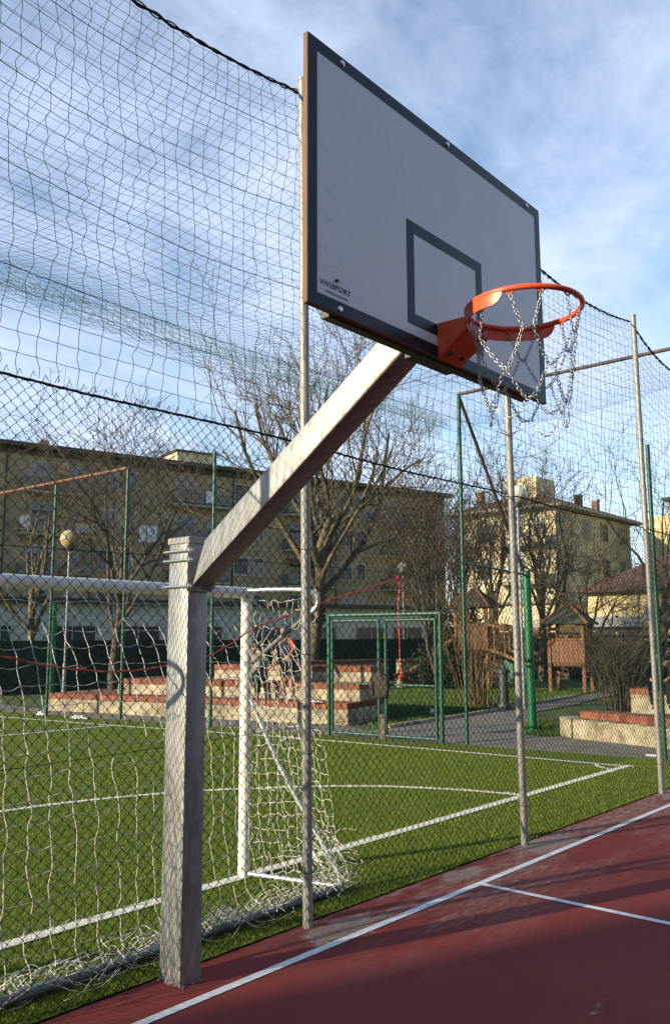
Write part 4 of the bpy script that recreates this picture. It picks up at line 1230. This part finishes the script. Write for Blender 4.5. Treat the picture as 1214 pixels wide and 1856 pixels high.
lh = empty('low_house', (40, 6, 0), 'low yellow house with red tiled roof and grey awning', 'building')
MB().bb(0, 9, 0, 11.6, -.5, 4.0).build('wall', M['yellow'], lh)
b = MB()
b.face([(-.6, -.5, 4.0), (-.6, 12.2, 4.0), (4.5, 9.2, 6.1), (4.5, -.5, 6.1)]); b.face([(9.6, 12.2, 4.0), (9.6, -.5, 4.0), (4.5, -.5, 6.1), (4.5, 9.2, 6.1)]); b.face([(-.6, 12.2, 4.0), (9.6, 12.2, 4.0), (4.5, 9.2, 6.1)])
b.face([(-.6, -.5, 4.0), (4.5, -.5, 6.1), (9.6, -.5, 4.0)]); b.face([(-.6, -.5, 4.0), (9.6, -.5, 4.0), (9.6, 12.2, 4.0), (-.6, 12.2, 4.0)])
b.build('roof', M['tile'], lh)
b = MB(); b.hull([(-1.0, 3.2, 2.5), (-.01, 3.2, 3.2), (-.01, 8.4, 3.2), (-1.0, 8.4, 2.5)], [(-1.0, 3.2, 2.55), (-.01, 3.2, 3.25), (-.01, 8.4, 3.25), (-1.0, 8.4, 2.55)])
b.build('awning', M['shutter'], lh)
for y in (2, 9.4, 10.6): xwin(lh, 0, y, 1.5, 1.2, 1.2, .4)
cg = empty('cream_garage', (42, 20.3, 0), 'low cream building with flat roof left of the red roofed house', 'building')
MB().bb(0, 7, 0, 6.5, -.5, 3.6).build('wall', M['cream'], cg)
MB().bb(-.3, 7.3, -.3, 6.8, 3.6, 3.78).build('roof', M['slab'], cg)
xwin(cg, 0, 2, 1.2, 1.4, 1.3, .3); xwin(cg, 0, 4.7, 1.2, 1.4, 1.3, .6)

# neighbouring hall outside the view, towards the sun: it shades the front of the court
nb_ = empty('neighbouring_hall', (-27.5, -14, 0), 'plain rendered hall with flat roof outside the left of the view', 'building')
MB().bb(-16, 0, 0, 25.85, -.5, 10.2).build('wall', M['ochre_pale'], nb_)
MB().bb(-16.2, .12, -.2, 25.95, 10.2, 10.45).build('roof', M['eave'], nb_)

rb_ = empty('sky_blocker', (-30, -24, 0), 'long dark hall added unseen behind the camera to block low sky light', 'building')  # added out of view to darken faces turned away from the sun
MB().bb(0, 75, -8, 0, -.5, 13).build('wall', mat('sky_blocker_wall', (.10, .055, .04), .9, 0, .2, 2), rb_)
MB().bb(-.3, 75.3, -8.3, .3, 13, 13.3).build('roof', M['eave'], rb_)

# ------------------------------------------------------------------ vegetation
def grow_tree(rs, height, spread, tr, limbs=7, fork=.25, levels=4, up=.25, dens=1.0, leanx=0, thin=.006):
    rg = np.random.default_rng(rs)
    trunk, crown = Tubes(), Tubes()
    tips = []
    def branch(p, d, Ln, r, lev):
        n_ = 7 if lev == 0 else (6 if lev < 3 else 4)
        P = [np.array(p, float)]; d = np.array(d, float); d /= np.linalg.norm(d)
        for i in range(n_-1):
            d = d+rg.normal(0, .10+.05*lev, 3)+np.array([0, 0, up*.18 if lev else .05]); d /= np.linalg.norm(d)
            P.append(P[-1]+d*Ln/(n_-1))
        P = np.array(P)
        rr_ = np.linspace(r, max(thin, r*(.55 if lev == 0 else .35)), n_)
        (trunk if lev == 0 else crown).add(P, rr_, 9 if lev == 0 else (6 if lev == 1 else (4 if lev == 2 else 3)))
        if lev >= levels:
            tips.append(P[-1]); return
        nc = limbs if lev == 0 else int(round((7, 7, 7, 6)[min(lev-1, 3)]*dens))
        for c in range(nc):
            s = (fork+(1-fork)*((c+.6)/nc)) if lev == 0 else rg.uniform(.22, 1.0)
            f_ = s*(n_-1); i0 = min(int(f_), n_-2); q_ = P[i0]+(P[i0+1]-P[i0])*(f_-i0)
            dd = P[i0+1]-P[i0]; dd /= np.linalg.norm(dd)
            ang = rg.uniform(0, 2*math.pi) if lev else 2.4*c+rg.uniform(-.4, .4)
            side_ = np.array([math.cos(ang), math.sin(ang), rg.uniform(-.25, .25)])
            side_ -= dd*(side_@dd); side_ /= np.linalg.norm(side_)+1e-9
            open_ = rg.uniform(.55, 1.0) if lev else rg.uniform(.55, .95)*spread
            nd = dd*(1.0)+side_*open_
            ln = (Ln*rg.uniform(.42, .70)) if lev else (height-q_[2])*rg.uniform(.62, .85)
            rc = max(thin, np.interp(f_, np.arange(n_), rr_)*rg.uniform(.45, .72))
            branch(q_, nd, ln, rc, lev+1)
    branch((0, 0, -.1), (leanx, 0, 1), height*.5, tr, 0)
    return trunk, crown, np.array(tips)

def leaves(tips, n_, size, spread, rg):
    idx = rg.integers(0, len(tips), n_)
    c = tips[idx]+rg.normal(0, spread, (n_, 3))
    a = rg.normal(0, 1, (n_, 3)); a /= np.linalg.norm(a, axis=1)[:, None]
    b_ = np.cross(a, rg.normal(0, 1, (n_, 3))); b_ /= np.linalg.norm(b_, axis=1)[:, None]
    s = size*rg.uniform(.6, 1.4, (n_, 1))
    V = np.stack([c-a*s, c+b_*s*.55, c+a*s, c-b_*s*.55], 1).reshape(-1, 3)
    return V, np.arange(4*n_).reshape(-1, 4)

def tree(x, y, label, seed, height, spread, tr, bark='bark', group='bare trees in the park', leafm=None, nleaf=0, lsize=.06, lspread=.3, rz=0.0, **kw):
    ro = empty('bare_tree' if not leafm else 'tree', (x, y, 0), label, 'tree', group, rz)
    trk, crn, tips = grow_tree(seed, height, spread, tr, **kw)
    trk.build('trunk', M[bark], ro); crn.build('crown', M[bark], ro)
    if leafm:
        V, F = leaves(tips, nleaf, lsize, lspread, np.random.default_rng(seed+1))
        link('foliage', quads_mesh('foliage', V, F), M[leafm], ro)
    return ro
tc_ = tree(20.67, 19.55, 'large spreading bare tree with ivy on its trunk, centre of the view', 4, 12.7, 1.15, .29, limbs=13, fork=.50, levels=4, dens=.66, up=.5, thin=.008)
# ivy on the trunk of the big tree
rg = np.random.default_rng(3)
nI = 2600
zz = rg.uniform(2.2, 6.0, nI); aa = rg.uniform(0, 2*math.pi, nI); rr_ = .31+rg.uniform(0, .16, nI)
tips_ = np.stack([rr_*np.cos(aa), rr_*np.sin(aa), zz], 1)
V, F = leaves(tips_, 2600, .065, .03, rg)
link('ivy', quads_mesh('ivy', V, F), M['leaf_dark'], tc_)
tree(12.47, 20.15, 'bare tree forking low beside the globe lamp', 21, 8.2, .55, .15, 'bark_grey', limbs=8, fork=.30, levels=4, dens=.66, thin=.007, up=.5)
tree(19.0, 12.9, 'brown leaved bushy tree right of the gate', 31, 5.6, .34, .09, 'bark_grey', leafm='leaf_brown', nleaf=3200, lsize=.028, lspread=.2, limbs=11, fork=.12, levels=4, dens=.72, thin=.006, up=.9)
tree(25.2, 16.3, 'brown tree with dead leaves behind the slide', 37, 6.4, .40, .11, 'bark_grey', leafm='leaf_brown', nleaf=3200, lsize=.03, lspread=.22, limbs=11, fork=.12, levels=4, dens=.72, thin=.007, up=.9)
tree(31.0, 18.2, 'slender bare tree left of the cream building', 41, 9.0, .45, .16, limbs=8, fork=.25, levels=4, dens=.64, thin=.008, up=.5)
tree(29.0, 14.6, 'bare tree with rounded crown before the cream building', 43, 8.8, .62, .17, limbs=9, fork=.3, levels=4, dens=.72, thin=.007, up=.4)
tree(28.0, 12.0, 'low bare tree behind the right play tower', 47, 5.6, .8, .14, limbs=8, fork=.25, levels=4, dens=.66, thin=.007)
tree(33.0, 11.3, 'bare tree in front of the tall yellow block', 53, 9.3, .6, .16, limbs=8, fork=.3, levels=4, dens=.64, thin=.007, up=.5)
tree(16.2, 31.0, 'bare tree at the far left before the apartments', 59, 9.6, .55, .17, limbs=8, fork=.3, levels=4, dens=.64, thin=.008, up=.5)
tree(17.6, -.6, 'bare tree just outside the right edge, twig tips reaching in', 61, 10.2, .5, .17, limbs=8, fork=.35, levels=4, dens=.64, thin=.006)
# dark evergreen mass near the brown trees
def bush(x, y, label, r_, h, n_, m, size, seed, name='evergreen_bush', cat='bush'):
    rg = np.random.default_rng(seed)
    ro = empty(name, (x, y, 0), label, cat)
    t = Tubes(); tips = []
    for k in range(40):
        a = rg.uniform(0, 2*math.pi); q_ = r_*math.sqrt(rg.uniform(0, 1)); tz = h*(1-.5*(q_/r_)**2)*rg.uniform(.55, 1)
        e_ = np.array([q_*math.cos(a), q_*math.sin(a), tz])
        P = catmull([(0.2*e_[0], .2*e_[1], -.05), (.6*e_[0], .6*e_[1], tz*.5), tuple(e_)], 4); t.add(P, np.linspace(.03, .008, len(P)), 4)
        for p_ in P[2:]: tips.append(p_)
    t.build('stem', M['bark_grey'], ro)
    V, F = leaves(np.array(tips), n_, size, r_*.20, rg)
    link('foliage', quads_mesh('foliage', V, F), M[m], ro)
bush(24.2, 15.3, 'taller dark evergreen bush behind the slide and brown stems', 1.0, 3.9, 6000, 'leaf_dark', .075, 71)
bush(21.6, 14.7, 'low dark evergreen beside the slide', 0.8, 2.1, 3500, 'leaf_dark', .05, 73)
def shrub(x, y, label, n_, h, spread, seed, m, tw):
    rg = np.random.default_rng(seed)
    ro = empty('twiggy_shrub', (x, y, 0), label, 'shrub', 'bare shrubs by the path')
    t, t2 = Tubes(), Tubes()
    for k in range(n_):
        a = rg.uniform(0, 2*math.pi); q_ = rg.uniform(.02, .5); ln = h*rg.uniform(.55, 1.05); sp_ = spread*rg.uniform(.1, 1)
        P = catmull([(q_*math.cos(a), q_*math.sin(a), -.03), (q_*1.3*math.cos(a)+rg.normal(0, .04), q_*1.3*math.sin(a)+rg.normal(0, .04), ln*.35), ((q_+sp_*.5)*math.cos(a)+rg.normal(0, .07), (q_+sp_*.5)*math.sin(a)+rg.normal(0, .07), ln*.7), ((q_+sp_)*math.cos(a)+rg.normal(0, .1), (q_+sp_)*math.sin(a)+rg.normal(0, .1), ln)], 3)
        t.add(P, np.linspace(.014, .004, len(P)), 4)
        for j in range(tw):
            i0 = rg.integers(3, len(P)-1); d = P[i0]-P[i0-1]; d = d/np.linalg.norm(d)+rg.normal(0, .5, 3); d /= np.linalg.norm(d); l_ = rg.uniform(.2, .55)
            mid = P[i0]+d*l_*.5+rg.normal(0, .03, 3)
            t2.add([P[i0], mid, P[i0]+d*l_+rg.normal(0, .05, 3)], [.005, .004, .003], 3)
    t.build('stem', M[m], ro); t2.build('twig', M[m], ro)
shrub(16.1, 9.7, 'tall sparse tan shrub on the lawn beside the fountain', 46, 2.9, .75, 81, 'twig_tan', 7)
shrub(17.5, 6.55, 'dense dark shrub at the bend of the path', 110, 1.95, .95, 83, 'bark_grey', 11)
# hedge behind the playground
hd = empty('hedge', (31, 5, 0), 'dark clipped hedge across the back of the playground', 'hedge')
rg = np.random.default_rng(9)
c_ = np.stack([rg.normal(0, .25, 9000), rg.uniform(-6, 18, 9000), rg.uniform(.0, 1.7, 9000)], 1)
V, F = leaves(c_, 9000, .11, .05, rg)
link('foliage', quads_mesh('foliage', V, F), M['hedge'], hd)
MB().bb(-.2, .2, -6, 18, -.1, 1.55).build('branch_core', M['bark_grey'], hd)
rl = empty('wooden_fence', (34, 3, 0), 'brown wooden rail fence showing above the hedge', 'fence')
for k in range(9): MB().box((0, k*2.4, 1.05), (.12, .12, 2.2)).build('fence_post', M['wood'], rl, bevel=.01)
for z in (1.65, 2.0): MB().bb(-.09, -.061, -.1, 19.4, z, z+.16).build('rail', M['wood'], rl)
# grass tufts on the lawn and path edge
rg = np.random.default_rng(12)
tuft = []
def inpoly(P, poly):
    x, y = P[:, 0], P[:, 1]; inside = np.zeros(len(P), bool); n_ = len(poly)
    for i in range(n_):
        x1, y1 = poly[i]; x2, y2 = poly[(i+1) % n_]
        c_ = ((y1 > y) != (y2 > y)) & (x < (x2-x1)*(y-y1)/(y2-y1+1e-12)+x1); inside ^= c_
    return inside
P = np.stack([rg.uniform(10.2, 24, 60000), rg.uniform(8.3, 15.5, 60000)], 1)
ok = inpoly(P, [(10.3, 8.45), (13.8, 8.66), (16.1, 8.98), (21, 9.6), (24, 10.0), (24, 15.5), (12.7, 15.5), (12.7, 9.9), (10.9, 9.2)])
P = P[ok]
P2 = np.stack([rg.uniform(10.9, 14.6, 7000), rg.uniform(4.6, 7.3, 7000)], 1)
P2 = P2[inpoly(P2, [(11.1, 5.95), (11.3, 4.95), (14.2, 6.2), (13.6, 6.95)])]
def blades2(P, h, w):
    V, F = blades(P, h, w); V[:, 2] -= .035; return V
V = np.concatenate([blades2(P, .07, .02), blades2(P2, .10, .018)])
o = link('lawn_grass', quads_mesh('lawn_grass', V, np.arange(len(V)).reshape(-1, 3)), mat('lawn_blade', (.05, .10, .014), .7, 0, .4, 2, col2=(.075, .125, .02))); o['kind'] = 'stuff'

# ------------------------------------------------------------------ people
def skin_obj(name, P, E, rad, m, parent, sub_=2):
    me = bpy.data.meshes.new(name); me.from_pydata([tuple(p) for p in P], E, [])
    o = link(name, me, m, parent)
    md = o.modifiers.new('skin', 'SKIN'); md.use_smooth_shade = True
    for i, r_ in enumerate(rad):
        o.data.skin_vertices[0].data[i].radius = (r_, r_) if np.isscalar(r_) else r_
    o.data.skin_vertices[0].data[0].use_root = True
    o.modifiers.new('sub', 'SUBSURF').levels = sub_
    o.modifiers['sub'].render_levels = sub_
    return o
def person(loc, rz, label, J, top, bottom, shoe, sleeve=True, sleeve_m=None, bare_legs=False, scale=1.0):
    ro = empty('person', loc, label, 'person', rz=rz); ro.scale = (scale,)*3
    J = {k: np.array(v, float) for k, v in J.items()}
    P = [J['pelvis'], J['waist'], J['chest'], J['neck'], J['head'], J['crown']]
    rad = [.14, .13, .15, .06, .092, .075]
    E = [(0, 1), (1, 2), (2, 3), (3, 4), (4, 5)]
    def addc(parent, pts, rr):
        for p_, r_ in zip(pts, rr):
            P.append(p_); rad.append(r_); E.append((parent, len(P)-1)); parent = len(P)-1
        return parent
    for s in 'LR':
        h_ = addc(2, [J['sh'+s], J['el'+s], J['wr'+s], J['ha'+s]], [.064, .050, .036, .032])
        d = J['ha'+s]-J['wr'+s]; d = d/np.linalg.norm(d); sd_ = np.cross(d, [0, 0, 1.]); sd_ = sd_/(np.linalg.norm(sd_)+1e-6)
        for q_, l_ in ((-.026, .055), (-.009, .068), (.009, .065), (.026, .05)):
            addc(h_, [J['ha'+s]+sd_*q_+d*.035, J['ha'+s]+sd_*q_*1.1+d*(.035+l_*.6)+np.array([0, 0, -.008])], [.009, .008])
        addc(h_-1, [J['wr'+s]+d*.035+sd_*.035, J['wr'+s]+d*.07+sd_*.05], [.010, .009])
        addc(0, [J['hip'+s], J['kn'+s], J['an'+s], J['to'+s]], [.095, .064, .046, .040])
    skin_obj('body', P, E, rad, M['skin'], ro)
    # clothing shells
    cP = [J['waist']*.45+J['pelvis']*.55, J['waist'], J['chest'], J['neck']*.75+J['chest']*.25]; cR = [.168, .162, .185, .085]
    cE = [(0, 1), (1, 2), (2, 3)]
    skin_obj('shirt', cP, cE, cR, top, ro)
    for s in 'LR':
        e_ = J['el'+s] if not sleeve else J['wr'+s]*.9+J['el'+s]*.1
        pts = [J['chest']*.4+J['sh'+s]*.6, J['sh'+s], (J['sh'+s]+J['el'+s])/2, J['el'+s]*.9+J['sh'+s]*.1]
        rr = [.088, .084, .076, .068]
        if sleeve: pts += [e_]; rr += [.054]
        skin_obj('sleeve', pts, [(i, i+1) for i in range(len(pts)-1)], rr, (sleeve_m or {}).get(s, top), ro)
    for s in 'LR':
        pts = [J['pelvis'], J['hip'+s], (J['hip'+s]+J['kn'+s])/2, J['kn'+s]]; rr = [.155, .125, .108, .088]
        if not bare_legs: pts += [(J['kn'+s]+J['an'+s])/2, J['an'+s]]; rr += [.078, .066]
        skin_obj('trouser_leg', pts, [(i, i+1) for i in range(len(pts)-1)], rr, bottom, ro)
        skin_obj('shoe', [J['an'+s]+np.array([0, 0, -.03]), (J['an'+s]+J['to'+s])/2+np.array([0, 0, -.005]), J['to'+s]], [(0, 1), (1, 2)], [.05, .05, .04], shoe, ro)
    # hair, nose
    hd_ = J['head']; up_ = J['crown']-J['head']; up_ = up_/np.linalg.norm(up_)
    fw = np.array([0, -1., 0]); fw = fw-up_*(fw@up_); fw /= np.linalg.norm(fw)
    hp = [hd_+up_*.02-fw*.05, hd_+up_*.075-fw*.02, hd_+up_*.07+fw*.035]
    skin_obj('hair', hp, [(0, 1), (1, 2)], [.118, .124, .100], M['hair'], ro)
    return ro
# facing -y in local space; z up
def standing(lean=.0):
    return dict(pelvis=(0, 0, .90), waist=(0, -.02-lean*.1, 1.05), chest=(0, -.05-lean*.3, 1.28), neck=(0, -.08-lean*.45, 1.46), head=(0, -.10-lean*.55, 1.57), crown=(0, -.10-lean*.6, 1.66),
                shL=(.18, -.06-lean*.3, 1.38), elL=(.25, -.12-lean*.4, 1.12), wrL=(.20, -.28-lean*.5, .98), haL=(.18, -.34-lean*.5, .95),
                shR=(-.18, -.06-lean*.3, 1.38), elR=(-.26, -.05-lean*.3, 1.12), wrR=(-.25, -.14-lean*.4, .90), haR=(-.25, -.17-lean*.4, .83),
                hipL=(.09, 0, .86), knL=(.11, -.04, .48), anL=(.11, .02, .08), toL=(.12, -.13, .035),
                hipR=(-.09, 0, .86), knR=(-.13, -.06, .48), anR=(-.14, .02, .08), toR=(-.16, -.13, .035))
def seated():
    return dict(pelvis=(0, 0, .12), waist=(0, -.06, .27), chest=(0, -.17, .47), neck=(0, -.25, .62), head=(0, -.32, .70), crown=(0, -.36, .78),
                shL=(.18, -.19, .55), elL=(.27, -.34, .32), wrL=(.16, -.52, .26), haL=(.12, -.58, .24),
                shR=(-.18, -.19, .55), elR=(-.27, -.36, .32), wrR=(-.16, -.54, .22), haR=(-.12, -.60, .20),
                hipL=(.10, -.06, .10), knL=(.17, -.45, .16), anL=(.16, -.44, -.27), toL=(.19, -.58, -.32),
                hipR=(-.10, -.06, .10), knR=(-.17, -.47, .14), anR=(-.14, -.50, -.27), toR=(-.16, -.64, -.32))
faceA = R(-62)
person((10.75, 11.25, .40), R(-75), 'teenager standing on the steps in navy top with one red sleeve and black shorts', standing(.25), M['navy_cloth'], M['black_cloth'], M['white_litter'], sleeve=False, sleeve_m={'L': M['red_cloth']}, bare_legs=True, scale=.93)
person((10.62, 11.95, .76), R(-75), 'person sitting bent forward on the middle step in dark green trousers', seated(), M['grey_cloth'], M['green_cloth'], M['black_cloth'], sleeve=True, sleeve_m={'L': M['green_cloth'], 'R': M['green_cloth']})
person((15.1, 4.75, .62), R(-70), 'person in black sitting on the pale wall behind the steel pole', seated(), M['black_cloth'], M['black_cloth'], M['black_cloth'])

# ------------------------------------------------------------------ litter
def litter(x, y, z, s, label, seed, m='white_litter', name='plastic_litter'):
    rg = np.random.default_rng(seed)
    bm = bmesh.new(); bmesh.ops.create_icosphere(bm, subdivisions=3, radius=1)
    for v in bm.verts:
        c_ = v.co; f_ = .55+.45*math.sin(c_.x*5+seed)*math.sin(c_.y*6+1)*math.sin(c_.z*4+2)+rg.uniform(-.08, .08)
        v.co = Vector((c_.x*s[0]*f_, c_.y*s[1]*f_, max(-.4, c_.z)*s[2]*f_))
    me = bpy.data.meshes.new(name); bm.to_mesh(me); bm.free()
    o = link(name, me, M[m]); o.location = (x, y, z+s[2]*.4); tag(o, label, 'litter'); return o
litter(13.5, 9.35, -.02, (.14, .12, .14), 'white crumpled bag lying on the lawn behind the gate', 1)
litter(7.75, 14.6, .01, (.16, .35, .06), 'flattened white plastic at the turf edge, left of the second green post', 2)
litter(7.6, 15.9, .01, (.12, .16, .09), 'crumpled white plastic at the far end of the turf edge', 3)
litter(9.75, 2.95, -.01, (.05, .16, .03), 'pinkish white scrap on the path below the right fence', 4)
litter(10.35, 10.1, .40, (.12, .22, .04), 'white paper scrap on the lowest brick step', 6)
litter(8.0, 2.5, .01, (.02, .05, .015), 'small dark leaf on the turf near the corner', 7, 'bark_grey', 'dead_leaf')
